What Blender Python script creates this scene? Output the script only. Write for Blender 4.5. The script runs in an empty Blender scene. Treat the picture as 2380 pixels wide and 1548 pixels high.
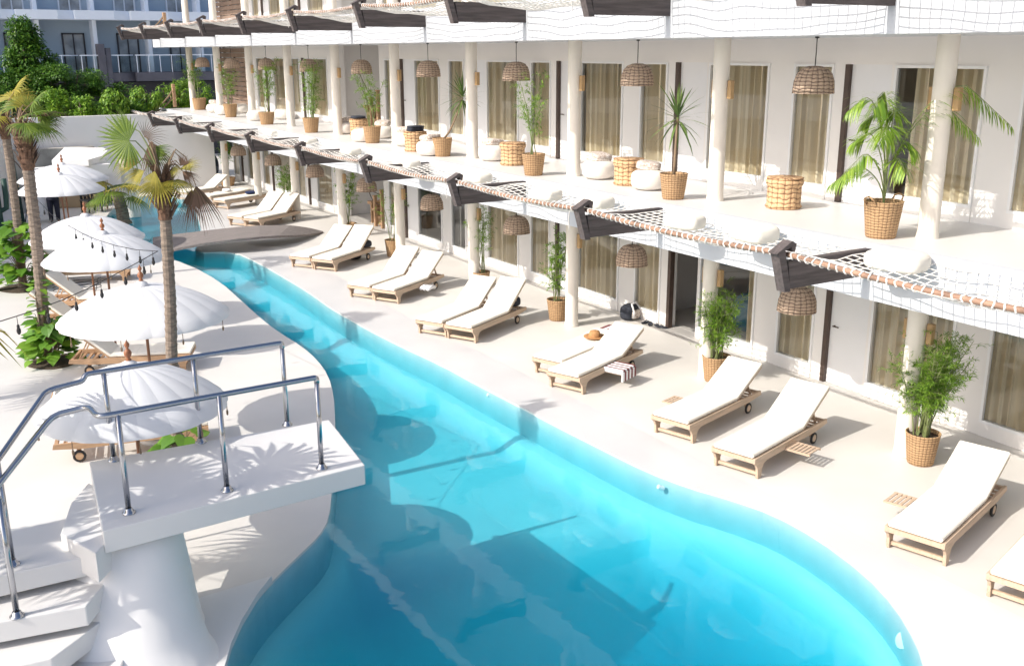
import bpy, math, random
from mathutils import Vector, Matrix, noise
from mathutils.geometry import tessellate_polygon
PI = math.pi
rad = math.radians
scene = bpy.context.scene
COL = scene.collection

# ------------------------------------------------------------------ camera
PW, PH, F = 2380.0, 1548.0, 2322.0
YAW, PITCH, ROLL = rad(31.7), rad(15.78), rad(-0.21)
CAM = Vector((0, 0, 5.7))
fwd = Vector((math.sin(YAW) * math.cos(PITCH), math.cos(YAW) * math.cos(PITCH), -math.sin(PITCH)))
rt = Vector((math.cos(YAW), -math.sin(YAW), 0)); up = rt.cross(fwd)
rt, up = math.cos(ROLL) * rt + math.sin(ROLL) * up, -math.sin(ROLL) * rt + math.cos(ROLL) * up
cam_d = bpy.data.cameras.new('camera'); cam = bpy.data.objects.new('camera', cam_d); COL.objects.link(cam)
cam.matrix_world = Matrix(((rt.x, up.x, -fwd.x, CAM.x), (rt.y, up.y, -fwd.y, CAM.y), (rt.z, up.z, -fwd.z, CAM.z), (0, 0, 0, 1)))
cam_d.sensor_width = 36; cam_d.lens = F / PW * 36; cam_d.clip_start = 0.05; cam_d.clip_end = 1000
scene.camera = cam

# ------------------------------------------------------------------ light
SUN_EL = rad(38.0)
world = bpy.data.worlds.new("World"); scene.world = world; world.use_nodes = True
wn = world.node_tree; bg = wn.nodes['Background']; sky = wn.nodes.new('ShaderNodeTexSky')
sky.sky_type = 'NISHITA'; sky.sun_disc = False; sky.sun_elevation = SUN_EL; sky.sun_rotation = rad(270); sky.dust_density = 3.0; sky.air_density = 0.9
wn.links.new(sky.outputs[0], bg.inputs[0]); bg.inputs[1].default_value = 0.15
sd = bpy.data.lights.new('sun', 'SUN'); sd.energy = 3.3; sd.angle = rad(0.35); sd.color = (1, 0.94, 0.85)
sun = bpy.data.objects.new('sun', sd); COL.objects.link(sun)
sun.rotation_euler = Vector((math.cos(SUN_EL), -0.03, -math.sin(SUN_EL))).to_track_quat('-Z', 'Y').to_euler()
sun.location = (-20, 10, 20)
vs = scene.view_settings; vs.view_transform = 'Standard'; vs.look = 'None'; vs.exposure = 0.52; vs.gamma = 1
cy = scene.cycles; cy.max_bounces = 10; cy.diffuse_bounces = 5; cy.transparent_max_bounces = 24
cy.glossy_bounces = 4; cy.transmission_bounces = 6; cy.volume_bounces = 0
cy.caustics_reflective = False; cy.caustics_refractive = False; cy.sample_clamp_indirect = 6

def at(px, py, z=None, X=None, Y=None):
    d = rt * (px - PW / 2) / F - up * (py - PH / 2) / F + fwd
    t = (z - CAM.z) / d.z if z is not None else (X - CAM.x) / d.x if X is not None else (Y - CAM.y) / d.y
    return CAM + d * t

# ------------------------------------------------------------------ materials
def mat(name, col, rough=0.7, metal=0.0, var=0.0, scale=3.0, bump=0.0, bscale=20.0, spec=0.5, island=0.0, wave=None, col2=None, trans=0.0, stretch=None):
    m = bpy.data.materials.new(name); m.use_nodes = True; nt = m.node_tree; N = nt.nodes; L = nt.links
    b = N['Principled BSDF']; b.inputs['Roughness'].default_value = rough; b.inputs['Metallic'].default_value = metal
    b.inputs['Specular IOR Level'].default_value = spec
    c = (*col, 1); tc = N.new('ShaderNodeTexCoord'); src = tc.outputs['Object']
    if stretch:
        mp = N.new('ShaderNodeMapping'); mp.inputs['Scale'].default_value = stretch; L.new(src, mp.inputs[0]); src = mp.outputs[0]
    out = None
    if var > 0 or col2:
        n = N.new('ShaderNodeTexNoise'); n.inputs['Scale'].default_value = scale; n.inputs['Detail'].default_value = 6
        L.new(src, n.inputs['Vector'])
        r = N.new('ShaderNodeValToRGB'); e = r.color_ramp.elements
        e[0].position = 0.3; e[1].position = 0.72
        e[0].color = (*(x * (1 - var) for x in col), 1); e[1].color = (*(col2 or [min(1, x * (1 + var)) for x in col]), 1)
        L.new(n.outputs[0], r.inputs[0]); out = r.outputs[0]
    if island > 0:
        g = N.new('ShaderNodeNewGeometry'); h = N.new('ShaderNodeHueSaturation')
        mr = N.new('ShaderNodeMapRange'); mr.inputs[3].default_value = 1 - island; mr.inputs[4].default_value = 1 + island
        mh = N.new('ShaderNodeMapRange'); mh.inputs[3].default_value = 0.5 + island * 0.04; mh.inputs[4].default_value = 0.5 - island * 0.05
        L.new(g.outputs['Random Per Island'], mr.inputs[0]); L.new(mr.outputs[0], h.inputs['Value'])
        L.new(g.outputs['Random Per Island'], mh.inputs[0]); L.new(mh.outputs[0], h.inputs['Hue'])
        if out: L.new(out, h.inputs['Color'])
        else: h.inputs['Color'].default_value = c
        out = h.outputs[0]
    if out: L.new(out, b.inputs['Base Color'])
    else: b.inputs['Base Color'].default_value = c
    if bump > 0:
        bn = N.new('ShaderNodeTexNoise'); bn.inputs['Scale'].default_value = bscale; bn.inputs['Detail'].default_value = 5
        L.new(src, bn.inputs['Vector']); bp = N.new('ShaderNodeBump'); bp.inputs['Strength'].default_value = bump
        bp.inputs['Distance'].default_value = 0.02; L.new(bn.outputs[0], bp.inputs['Height']); L.new(bp.outputs[0], b.inputs['Normal'])
    if trans > 0:
        t = N.new('ShaderNodeBsdfTranslucent'); mx = N.new('ShaderNodeMixShader'); mx.inputs[0].default_value = trans
        if out: L.new(out, t.inputs[0])
        else: t.inputs[0].default_value = c
        L.new(b.outputs[0], mx.inputs[1]); L.new(t.outputs[0], mx.inputs[2]); L.new(mx.outputs[0], N['Material Output'].inputs[0])
    return m

def weave_mat(name, c1, c2, fz=18, fa=14, depth=0.5):
    """woven wicker: horizontal coils crossed by upright stakes (object space, angle around z)"""
    m = bpy.data.materials.new(name); m.use_nodes = True; nt = m.node_tree; N = nt.nodes; L = nt.links
    b = N['Principled BSDF']; b.inputs['Roughness'].default_value = 0.85
    tc = N.new('ShaderNodeTexCoord'); sp = N.new('ShaderNodeSeparateXYZ'); L.new(tc.outputs['Object'], sp.inputs[0])
    def M(op, a, b_=None):
        x = N.new('ShaderNodeMath'); x.operation = op
        for i, v in enumerate((a, b_)):
            if v is None: continue
            if isinstance(v, (int, float)): x.inputs[i].default_value = v
            else: L.new(v, x.inputs[i])
        return x.outputs[0]
    ang = M('ARCTAN2', sp.outputs[1], sp.outputs[0])
    n = N.new('ShaderNodeTexNoise'); n.inputs['Scale'].default_value = 9; L.new(tc.outputs['Object'], n.inputs['Vector'])
    zz = M('ADD', M('MULTIPLY', sp.outputs[2], fz), M('MULTIPLY', n.outputs[0], 1.2))
    row = M('ABSOLUTE', M('SINE', M('MULTIPLY', zz, PI)))
    col = M('ABSOLUTE', M('SINE', M('MULTIPLY', ang, fa)))
    v = M('MULTIPLY', M('POWER', row, 0.55), M('POWER', col, 0.35))
    n2 = N.new('ShaderNodeTexNoise'); n2.inputs['Scale'].default_value = 30; L.new(tc.outputs['Object'], n2.inputs['Vector'])
    v2 = M('MULTIPLY', v, M('ADD', n2.outputs[0], 0.55))
    r = N.new('ShaderNodeValToRGB'); r.color_ramp.elements[0].color = (*c1, 1); r.color_ramp.elements[1].color = (*c2, 1)
    r.color_ramp.elements[0].position = 0.15; r.color_ramp.elements[1].position = 0.7
    L.new(v2, r.inputs[0]); L.new(r.outputs[0], b.inputs['Base Color'])
    bp = N.new('ShaderNodeBump'); bp.inputs['Strength'].default_value = depth; bp.inputs['Distance'].default_value = 0.02
    L.new(v, bp.inputs['Height']); L.new(bp.outputs[0], b.inputs['Normal'])
    return m

def glass_mat(name, tint=(1, 1, 1), refl=1.0, bump=0.0):
    m = bpy.data.materials.new(name); m.use_nodes = True; nt = m.node_tree; N = nt.nodes; L = nt.links
    N.remove(N['Principled BSDF'])
    t = N.new('ShaderNodeBsdfTransparent'); t.inputs[0].default_value = (*tint, 1)
    g = N.new('ShaderNodeBsdfGlossy'); g.inputs['Roughness'].default_value = 0.01
    f = N.new('ShaderNodeFresnel'); f.inputs[0].default_value = 1.5
    mx = N.new('ShaderNodeMixShader')
    mu = N.new('ShaderNodeMath'); mu.operation = 'MULTIPLY'; mu.inputs[1].default_value = refl; L.new(f.outputs[0], mu.inputs[0])
    L.new(mu.outputs[0], mx.inputs[0]); L.new(t.outputs[0], mx.inputs[1]); L.new(g.outputs[0], mx.inputs[2])
    L.new(mx.outputs[0], N['Material Output'].inputs[0])
    return m

M = {}
M['deck'] = mat('deck_microcement', (0.655, 0.635, 0.605), 0.5, var=0.07, scale=0.6, bump=0.06, bscale=3)
M['coping'] = mat('coping_microcement', (0.615, 0.615, 0.62), 0.3, var=0.05, scale=0.8)
M['terrace'] = mat('terrace_plaster', (0.68, 0.67, 0.66), 0.4, var=0.04, scale=0.6)
M['white'] = mat('white_plaster', (0.80, 0.785, 0.77), 0.75, var=0.03, scale=0.7, bump=0.06, bscale=6)
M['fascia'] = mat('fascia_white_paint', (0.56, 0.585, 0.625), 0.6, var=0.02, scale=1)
M['cream'] = mat('column_cream_plaster', (0.76, 0.71, 0.635), 0.7, var=0.05, scale=2, bump=0.1, bscale=10)
M['frame'] = mat('white_joinery', (0.80, 0.81, 0.82), 0.35)
M['door'] = mat('door_white', (0.78, 0.79, 0.81), 0.4, var=0.015)
M['darkpost'] = mat('dark_brown_joinery', (0.075, 0.05, 0.04), 0.5, var=0.2, scale=5)
M['curtain'] = mat('beige_curtain', (0.88, 0.77, 0.57), 0.85, var=0.08, scale=3, trans=0.2, stretch=(1, 6, 0.3))
M['glass'] = glass_mat('window_glass', (0.97, 0.99, 0.98), 1.4)
M['railglass'] = glass_mat('balustrade_glass', (0.80, 0.90, 0.92), 1.0)
M['bracket'] = mat('weathered_dark_timber', (0.10, 0.082, 0.08), 0.8, var=0.35, scale=3, bump=0.5, bscale=14, stretch=(0.6, 8, 8))
M['pole'] = mat('brown_round_pole', (0.29, 0.175, 0.12), 0.6, var=0.4, scale=6, bump=0.3)
M['rope'] = mat('white_rope', (0.75, 0.72, 0.68), 0.9)
M['teak'] = mat('bleached_teak', (0.54, 0.41, 0.30), 0.65, var=0.16, scale=4, bump=0.25, bscale=12, stretch=(0.6, 6, 6))
M['teak2'] = mat('golden_teak', (0.46, 0.29, 0.17), 0.6, var=0.2, scale=4, bump=0.25, bscale=12, stretch=(0.6, 6, 6))
M['planks'] = mat('greyed_planks', (0.27, 0.19, 0.145), 0.8, var=0.25, scale=3, bump=0.3)
M['cushion'] = mat('cream_canvas', (0.77, 0.73, 0.65), 0.9, var=0.03, bump=0.5, bscale=5)
M['pouf'] = mat('white_boucle', (0.78, 0.735, 0.68), 0.95, var=0.04, bump=0.35, bscale=70)
M['pattern'] = mat('mottled_cushion', (0.36, 0.24, 0.18), 0.9, scale=26, var=0.1, col2=(0.80, 0.77, 0.73))
M['wicker'] = weave_mat('wicker_basket', (0.14, 0.075, 0.035), (0.47, 0.30, 0.16), 26, 13)
M['wickertable'] = weave_mat('coarse_wicker', (0.20, 0.10, 0.05), (0.66, 0.43, 0.24), 13, 8, 0.8)
M['wickerlamp'] = weave_mat('lamp_wicker', (0.13, 0.085, 0.065), (0.50, 0.37, 0.275), 19, 10, 0.9)
M['sconce'] = mat('sconce_wood', (0.42, 0.27, 0.13), 0.6, var=0.2)
M['black'] = mat('black_rubber', (0.015, 0.015, 0.017), 0.5)
M['darkfab'] = mat('dark_fabric', (0.03, 0.035, 0.05), 0.9, var=0.3, scale=20)
M['navy'] = mat('navy_cloth', (0.015, 0.03, 0.09), 0.9)
M['maroon'] = mat('maroon_stripe', (0.19, 0.055, 0.06), 0.9)
M['towel'] = mat('white_towel', (0.8, 0.8, 0.81), 0.95, bump=0.3, bscale=80)
M['straw'] = mat('straw_hat', (0.42, 0.22, 0.09), 0.8, var=0.2, scale=30, bump=0.3)
M['steel'] = mat('polished_steel', (0.40, 0.41, 0.44), 0.16, 1.0)
M['canopy'] = mat('white_umbrella_cloth', (0.72, 0.735, 0.765), 0.9, trans=0.2)
M['umbpole'] = mat('umbrella_wood', (0.20, 0.085, 0.04), 0.5, var=0.2)
M['finial'] = mat('carved_finial_wood', (0.28, 0.11, 0.05), 0.5, var=0.4, scale=20)
M['trunk'] = mat('palm_trunk', (0.22, 0.175, 0.14), 0.9, var=0.35, scale=9, bump=0.8, bscale=16, stretch=(1, 1, 5))
M['trunkd'] = mat('palm_trunk_fibre', (0.15, 0.085, 0.055), 0.95, var=0.5, scale=12, bump=1, bscale=20, stretch=(4, 4, 0.7))
M['fan'] = mat('fan_leaf_green', (0.14, 0.22, 0.03), 0.55, island=0.35, trans=0.35)
M['fany'] = mat('fan_leaf_yellow', (0.30, 0.27, 0.03), 0.6, island=0.35, trans=0.3)
M['fanb'] = mat('dead_fan_leaf', (0.15, 0.095, 0.06), 0.9, island=0.4)
M['leafa'] = mat('broadleaf_green', (0.14, 0.30, 0.03), 0.45, island=0.45, trans=0.3)
M['bamboo'] = mat('bamboo_leaf', (0.20, 0.36, 0.045), 0.6, island=0.4, trans=0.35)
M['areca'] = mat('areca_leaf', (0.22, 0.36, 0.045), 0.45, island=0.4, trans=0.3)
M['bamstem'] = mat('bamboo_cane', (0.20, 0.24, 0.09), 0.5, var=0.2)
M['yucca'] = mat('sword_leaf', (0.10, 0.17, 0.04), 0.5, island=0.35, trans=0.2)
M['soil'] = mat('potting_soil', (0.07, 0.05, 0.035), 1.0, var=0.4, scale=30, bump=0.6)
M['stem'] = mat('plant_stem', (0.24, 0.17, 0.11), 0.9, var=0.2)
M['treeleaf'] = mat('tree_leaf', (0.065, 0.17, 0.015), 0.5, island=0.5, trans=0.25)
M['treeleaf2'] = mat('bright_tree_leaf', (0.17, 0.33, 0.03), 0.5, island=0.45, trans=0.3)
M['bark'] = mat('bark', (0.12, 0.09, 0.07), 0.9, var=0.3)
M['bwall'] = mat('blue_grey_render', (0.37, 0.45, 0.53), 0.8, var=0.04, scale=0.4)
M['bwhite'] = mat('pale_blue_fascia', (0.78, 0.84, 0.93), 0.6, var=0.02)
M['bdark'] = mat('dark_slab_stone', (0.10, 0.10, 0.125), 0.7, var=0.15, scale=2)
M['bframe'] = mat('grey_window_frame', (0.62, 0.66, 0.72), 0.5)
M['bpane'] = mat('dark_blue_glass', (0.26, 0.30, 0.34), 0.08, var=0.5, scale=1.2, spec=0.8)
M['bdframe'] = mat('dark_window_frame', (0.03, 0.03, 0.04), 0.5)
M['stone'] = mat('rough_stone', (0.42, 0.40, 0.36), 0.9, var=0.35, scale=1.6, bump=0.8, bscale=5)
M['bridge'] = mat('bridge_weathered_timber', (0.215, 0.19, 0.18), 0.85, var=0.25, scale=4, bump=0.6, bscale=12, stretch=(0.4, 8, 8))
M['cactus'] = mat('cactus_skin', (0.02, 0.065, 0.05), 0.6, var=0.2)
M['greenpole'] = mat('dark_green_pole', (0.02, 0.055, 0.05), 0.5)
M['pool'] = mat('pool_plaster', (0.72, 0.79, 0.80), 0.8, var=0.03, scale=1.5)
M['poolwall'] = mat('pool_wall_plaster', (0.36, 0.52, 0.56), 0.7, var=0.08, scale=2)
M['teal'] = mat('teal_upholstery', (0.0, 0.11, 0.16), 0.8, var=0.1)
M['cabinet'] = mat('brown_cabinet', (0.16, 0.07, 0.045), 0.5, var=0.2)
M['skin'] = mat('skin', (0.45, 0.27, 0.19), 0.6)
M['shirt'] = mat('grey_shirt', (0.22, 0.24, 0.28), 0.9, var=0.05, bump=0.2)
M['trouser'] = mat('dark_trousers', (0.012, 0.014, 0.03), 0.9)
M['hair'] = mat('dark_hair', (0.02, 0.015, 0.012), 0.7)
M['barfront'] = mat('tan_bar_front', (0.42, 0.31, 0.19), 0.8, var=0.08)
M['yard'] = mat('room_floor', (0.55, 0.53, 0.5), 0.4, var=0.05)

# water
wm = bpy.data.materials.new('pool_water'); wm.use_nodes = True; nt = wm.node_tree; N = nt.nodes; L = nt.links
N.remove(N['Principled BSDF'])
t = N.new('ShaderNodeBsdfTransparent'); g = N.new('ShaderNodeBsdfGlossy'); g.inputs['Roughness'].default_value = 0.015
f = N.new('ShaderNodeFresnel'); f.inputs[0].default_value = 1.31; mx = N.new('ShaderNodeMixShader')
tc = N.new('ShaderNodeTexCoord'); n1 = N.new('ShaderNodeTexNoise'); n1.inputs['Scale'].default_value = 2.2; n1.inputs['Detail'].default_value = 3
L.new(tc.outputs['Object'], n1.inputs['Vector']); bp = N.new('ShaderNodeBump'); bp.inputs['Strength'].default_value = 0.09; bp.inputs['Distance'].default_value = 0.03
L.new(n1.outputs[0], bp.inputs['Height']); L.new(bp.outputs[0], f.inputs['Normal']); L.new(bp.outputs[0], g.inputs['Normal'])
# seen from inside, the Fresnel node would reflect totally (no refraction here), so light leaving the water passes
gm = N.new('ShaderNodeNewGeometry'); iv = N.new('ShaderNodeMath'); iv.operation = 'SUBTRACT'; iv.inputs[0].default_value = 1; L.new(gm.outputs['Backfacing'], iv.inputs[1])
mf = N.new('ShaderNodeMath'); mf.operation = 'MULTIPLY'; L.new(f.outputs[0], mf.inputs[0]); L.new(iv.outputs[0], mf.inputs[1])
L.new(mf.outputs[0], mx.inputs[0]); L.new(t.outputs[0], mx.inputs[1]); L.new(g.outputs[0], mx.inputs[2]); L.new(mx.outputs[0], N['Material Output'].inputs[0])
va = N.new('ShaderNodeVolumeAbsorption'); va.inputs['Color'].default_value = (0.12, 0.87, 0.965, 1); va.inputs['Density'].default_value = 1.15
vsn = N.new('ShaderNodeVolumeScatter'); vsn.inputs['Color'].default_value = (0.04, 0.84, 1.0, 1); vsn.inputs['Density'].default_value = 0.20; ads = N.new('ShaderNodeAddShader')
L.new(va.outputs[0], ads.inputs[0]); L.new(vsn.outputs[0], ads.inputs[1]); L.new(ads.outputs[0], N['Material Output'].inputs['Volume'])
M['water'] = wm

# ------------------------------------------------------------------ mesh builder
class MB:
    def __init__(s): s.v = []; s.f = []; s.mi = []; s.cur = 0
    def add(s, vs, fs):
        o = len(s.v); s.v += [tuple(p) for p in vs]; s.f += [tuple(i + o for i in q) for q in fs]; s.mi += [s.cur] * len(fs)
        return s
    def box(s, c, d, rz=0.0, ry=0.0, rx=0.0, bev=0.0):
        hx, hy, hz = d[0] / 2, d[1] / 2, d[2] / 2
        R = Matrix.Rotation(rz, 3, 'Z') @ Matrix.Rotation(ry, 3, 'Y') @ Matrix.Rotation(rx, 3, 'X'); c = Vector(c)
        if bev > 0:
            b = min(bev, hx * .9, hy * .9, hz * .9); P = []
            for sx in (-1, 1):
                for sy in (-1, 1):
                    for sz in (-1, 1):
                        P += [(sx * hx, sy * (hy - b), sz * (hz - b)), (sx * (hx - b), sy * hy, sz * (hz - b)), (sx * (hx - b), sy * (hy - b), sz * hz)]
            vs = [c + R @ Vector(p) for p in P]
            def k(sx, sy, sz, a): return ((sx > 0) * 4 + (sy > 0) * 2 + (sz > 0)) * 3 + a
            fs = []
            for q in (-1, 1):
                fs += [(k(q, -1, -1, 0), k(q, 1, -1, 0), k(q, 1, 1, 0), k(q, -1, 1, 0))[::q],
                       (k(-1, q, -1, 1), k(-1, q, 1, 1), k(1, q, 1, 1), k(1, q, -1, 1))[::q],
                       (k(-1, -1, q, 2), k(1, -1, q, 2), k(1, 1, q, 2), k(-1, 1, q, 2))[::q]]
            for a in (-1, 1):
                for b2 in (-1, 1):
                    fs += [(k(a, b2, -1, 0), k(a, b2, 1, 0), k(a, b2, 1, 1), k(a, b2, -1, 1))[::a * b2],
                           (k(a, -1, b2, 0), k(a, 1, b2, 0), k(a, 1, b2, 2), k(a, -1, b2, 2))[::-a * b2],
                           (k(-1, a, b2, 1), k(1, a, b2, 1), k(1, a, b2, 2), k(-1, a, b2, 2))[::a * b2]]
                    for c2 in (-1, 1): fs.append((k(a, b2, c2, 0), k(a, b2, c2, 1), k(a, b2, c2, 2))[::a * b2 * c2])
            return s.add(vs, fs)
        vs = [c + R @ Vector((x * hx, y * hy, z * hz)) for x in (-1, 1) for y in (-1, 1) for z in (-1, 1)]
        return s.add(vs, [(0, 1, 3, 2), (4, 6, 7, 5), (0, 4, 5, 1), (2, 3, 7, 6), (0, 2, 6, 4), (1, 5, 7, 3)])
    def bb(s, x0, x1, y0, y1, z0, z1): return s.box(((x0 + x1) / 2, (y0 + y1) / 2, (z0 + z1) / 2), (x1 - x0, y1 - y0, z1 - z0))
    def tube(s, pts, r, n=6, cap=True):
        pts = [Vector(p) for p in pts]; rr = r if isinstance(r, (list, tuple)) else [r] * len(pts)
        vs = []; prev = None
        for i, p in enumerate(pts):
            d = (pts[min(i + 1, len(pts) - 1)] - pts[max(i - 1, 0)]).normalized()
            if prev is None: a = d.orthogonal().normalized()
            else:
                a = prev - d * prev.dot(d); a = a.normalized() if a.length > 1e-6 else d.orthogonal().normalized()
            prev = a; b = d.cross(a)
            vs += [p + (a * math.cos(2 * PI * k / n) + b * math.sin(2 * PI * k / n)) * rr[i] for k in range(n)]
        fs = [(i * n + k, i * n + (k + 1) % n, (i + 1) * n + (k + 1) % n, (i + 1) * n + k) for i in range(len(pts) - 1) for k in range(n)]
        if cap and n > 2: fs += [tuple(range(n))[::-1], tuple(range((len(pts) - 1) * n, len(pts) * n))]
        return s.add(vs, fs)
    def lathe(s, prof, c=(0, 0, 0), n=24, scal=None, arc=1.0):
        c = Vector(c); vs = []
        for i, (r, z) in enumerate(prof):
            for k in range(n):
                a = 2 * PI * k / n; q = scal(a, i) if scal else 1.0
                vs.append(c + Vector((r * q * math.cos(a), r * q * math.sin(a), z)))
        fs = [(i * n + k, i * n + (k + 1) % n, (i + 1) * n + (k + 1) % n, (i + 1) * n + k) for i in range(len(prof) - 1) for k in range(n)]
        return s.add(vs, fs)
    def superell(s, c, d, e1=0.5, e2=0.5, nu=20, nv=12, rz=0.0, rx=0.0, ry=0.0):
        sg = lambda x, e: math.copysign(abs(x) ** e, x)
        R = Matrix.Rotation(rz, 3, 'Z') @ Matrix.Rotation(ry, 3, 'Y') @ Matrix.Rotation(rx, 3, 'X'); c = Vector(c)
        vs = []
        for i in range(nv + 1):
            v = -PI / 2 + PI * i / nv
            for k in range(nu):
                u = 2 * PI * k / nu
                vs.append(c + R @ Vector((d[0] / 2 * sg(math.cos(v), e1) * sg(math.cos(u), e2), d[1] / 2 * sg(math.cos(v), e1) * sg(math.sin(u), e2), d[2] / 2 * sg(math.sin(v), e1))))
        fs = [(i * nu + k, i * nu + (k + 1) % nu, (i + 1) * nu + (k + 1) % nu, (i + 1) * nu + k) for i in range(nv) for k in range(nu)]
        return s.add(vs, fs)
    def prism(s, poly, z0, z1):
        n = len(poly); a = sum(poly[i][0] * poly[(i + 1) % n][1] - poly[(i + 1) % n][0] * poly[i][1] for i in range(n))
        if a < 0: poly = poly[::-1]
        vs = [(x, y, z0) for x, y in poly] + [(x, y, z1) for x, y in poly]
        fs = [(i, (i + 1) % n, n + (i + 1) % n, n + i) for i in range(n)]
        tr = tessellate_polygon([[Vector((x, y, 0)) for x, y in poly]])
        for t in tr:
            x = [poly[i] for i in t]; ar = (x[1][0] - x[0][0]) * (x[2][1] - x[0][1]) - (x[2][0] - x[0][0]) * (x[1][1] - x[0][1])
            if ar < 0: t = t[::-1]
            fs += [tuple(n + i for i in t), tuple(t[::-1])]
        return s.add(vs, fs)
    def leaf(s, p, d, nrm, L, w, bend=0.0, n=2):
        """pointed leaf blade: strip from p along d"""
        p = Vector(p); d = d.normalized(); sd = d.cross(nrm); sd = sd.normalized() if sd.length > 1e-5 else d.orthogonal().normalized()
        nn = sd.cross(d); vs = [p]; m = n
        for i in range(1, m + 1):
            t = i / (m + 1.0); q = p + d * L * t + nn * (-bend * L * t * t); ww = w * 0.5 * math.sin(PI * min(1, t * 0.9 + 0.08)) ** 0.8
            vs += [q - sd * ww, q + sd * ww]
        vs.append(p + d * L + nn * (-bend * L))
        fs = [(0, 1, 2)] + [(2 * i - 1, 2 * i + 1, 2 * i + 2, 2 * i) for i in range(1, m)] + [(2 * m - 1, 2 * m + 1, 2 * m)]
        return s.add(vs, fs)
    def mesh(s, name, mats, smooth=False):
        me = bpy.data.meshes.new(name); me.from_pydata(s.v, [], s.f)
        if not isinstance(mats, (list, tuple)): mats = [mats]
        for m in mats: me.materials.append(m)
        if len(mats) > 1: me.polygons.foreach_set('material_index', s.mi)
        if smooth: me.polygons.foreach_set('use_smooth', [True] * len(me.polygons))
        me.update(); return me
    def build(s, name, mats, parent=None, smooth=False, loc=None, rz=0.0):
        o = bpy.data.objects.new(name, s.mesh(name, mats, smooth)); COL.objects.link(o)
        if parent: o.parent = parent
        if loc is not None: o.location = loc
        o.rotation_euler.z = rz
        return o

def tag(o, label=None, cat=None, group=None, kind=None):
    for k, v in (('label', label), ('category', cat), ('group', group), ('kind', kind)):
        if v: o[k] = v
    return o
def thing(name, label, cat, loc=(0, 0, 0), rz=0.0, group=None):
    o = bpy.data.objects.new(name, None); COL.objects.link(o); o.location = loc; o.rotation_euler.z = rz; o.empty_display_size = 0.1
    return tag(o, label, cat, group)
KIDS = {}
def kids(o):
    return [c for c in bpy.data.objects if c.parent is o]
def dup(o, loc, rz=None, label=None, scale=None, group=None):
    def rec(a, par):
        c = a.copy(); COL.objects.link(c)
        if par: c.parent = par
        for k in kids(a): rec(k, c)
        return c
    r = rec(o, None); r.location = loc
    if rz is not None: r.rotation_euler.z = rz
    if scale: r.scale = scale if isinstance(scale, tuple) else (scale,) * 3
    if label: r['label'] = label
    if group: r['group'] = group
    return r
ORD = ['first', 'second', 'third', 'fourth', 'fifth', 'sixth', 'seventh', 'eighth', 'ninth', 'tenth', 'eleventh', 'twelfth', 'thirteenth']

# ================================================================== SETTING: deck and pool
def smooth_closed(P, it=2):
    for _ in range(it):
        Q = []
        for i in range(len(P)):
            a, b = P[i], P[(i + 1) % len(P)]
            Q += [(a[0] * .75 + b[0] * .25, a[1] * .75 + b[1] * .25), (a[0] * .25 + b[0] * .75, a[1] * .25 + b[1] * .75)]
        P = Q
    return P
RB = [(2148, 1548), (2130, 1490), (2080, 1405), (2010, 1330), (1900, 1248), (1800, 1193), (1700, 1158), (1600, 1130), (1500, 1092), (1400, 1042), (1300, 992),
      (1220, 950), (1130, 903), (1095, 885), (1028, 848), (928, 802), (855, 765), (778, 722), (712, 675), (662, 645), (600, 610), (545, 585)]
right_bank = [tuple(at(x, y, z=0)[:2]) for x, y in RB] + [(7.25, 29.6), (7.9, 31.2), (8.5, 33.4), (9.1, 36.0), (9.7, 39.0), (9.9, 41.5), (9.2, 43.0)]
LBk = [(440, 615), (512, 655), (562, 700), (612, 745), (645, 770), (703, 806), (737, 836), (763, 872), (776, 920), (779, 980), (780, 1040), (772, 1130), (765, 1205), (742, 1245), (700, 1285), (648, 1335), (600, 1385), (560, 1445), (535, 1500), (520, 1548)]
left_bank = [(8.0, 42.6), (6.8, 39.5), (6.0, 36.8), (5.9, 33.5), (6.1, 30.5)] + [tuple(at(x, y, z=0)[:2]) for x, y in LBk]
near_end = [(1.75, 7.0), (2.1, 5.6), (3.4, 4.3), (5.2, 3.7), (6.8, 4.0)]
pool = smooth_closed(left_bank + near_end + right_bank, 1)
WL = -0.02
outer = [(-70, -40), (70, -40), (70, 140), (-70, 140)]
mb = MB(); vv = [Vector((x, y, 0)) for x, y in outer]; hv = [Vector((x, y, 0)) for x, y in pool]
allv = vv + hv
tri = tessellate_polygon([vv, hv])
fs = []
for t3 in tri:
    a, b, c = (allv[i] for i in t3)
    if (b - a).cross(c - a).z < 0: t3 = t3[::-1]
    fs.append(tuple(t3))
mb.add(allv, fs)
n = len(pool); mb.add([(x, y, 0) for x, y in pool] + [(x, y, -0.035) for x, y in pool], [(i, (i + 1) % n, n + (i + 1) % n, n + i) for i in range(n)])
tag(mb.build('ground', M['deck']), kind='structure')

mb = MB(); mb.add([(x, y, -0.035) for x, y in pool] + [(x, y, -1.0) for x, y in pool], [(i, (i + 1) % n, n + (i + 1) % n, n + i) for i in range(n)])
tag(mb.build('pool_wall', M['poolwall']), kind='structure')
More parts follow.
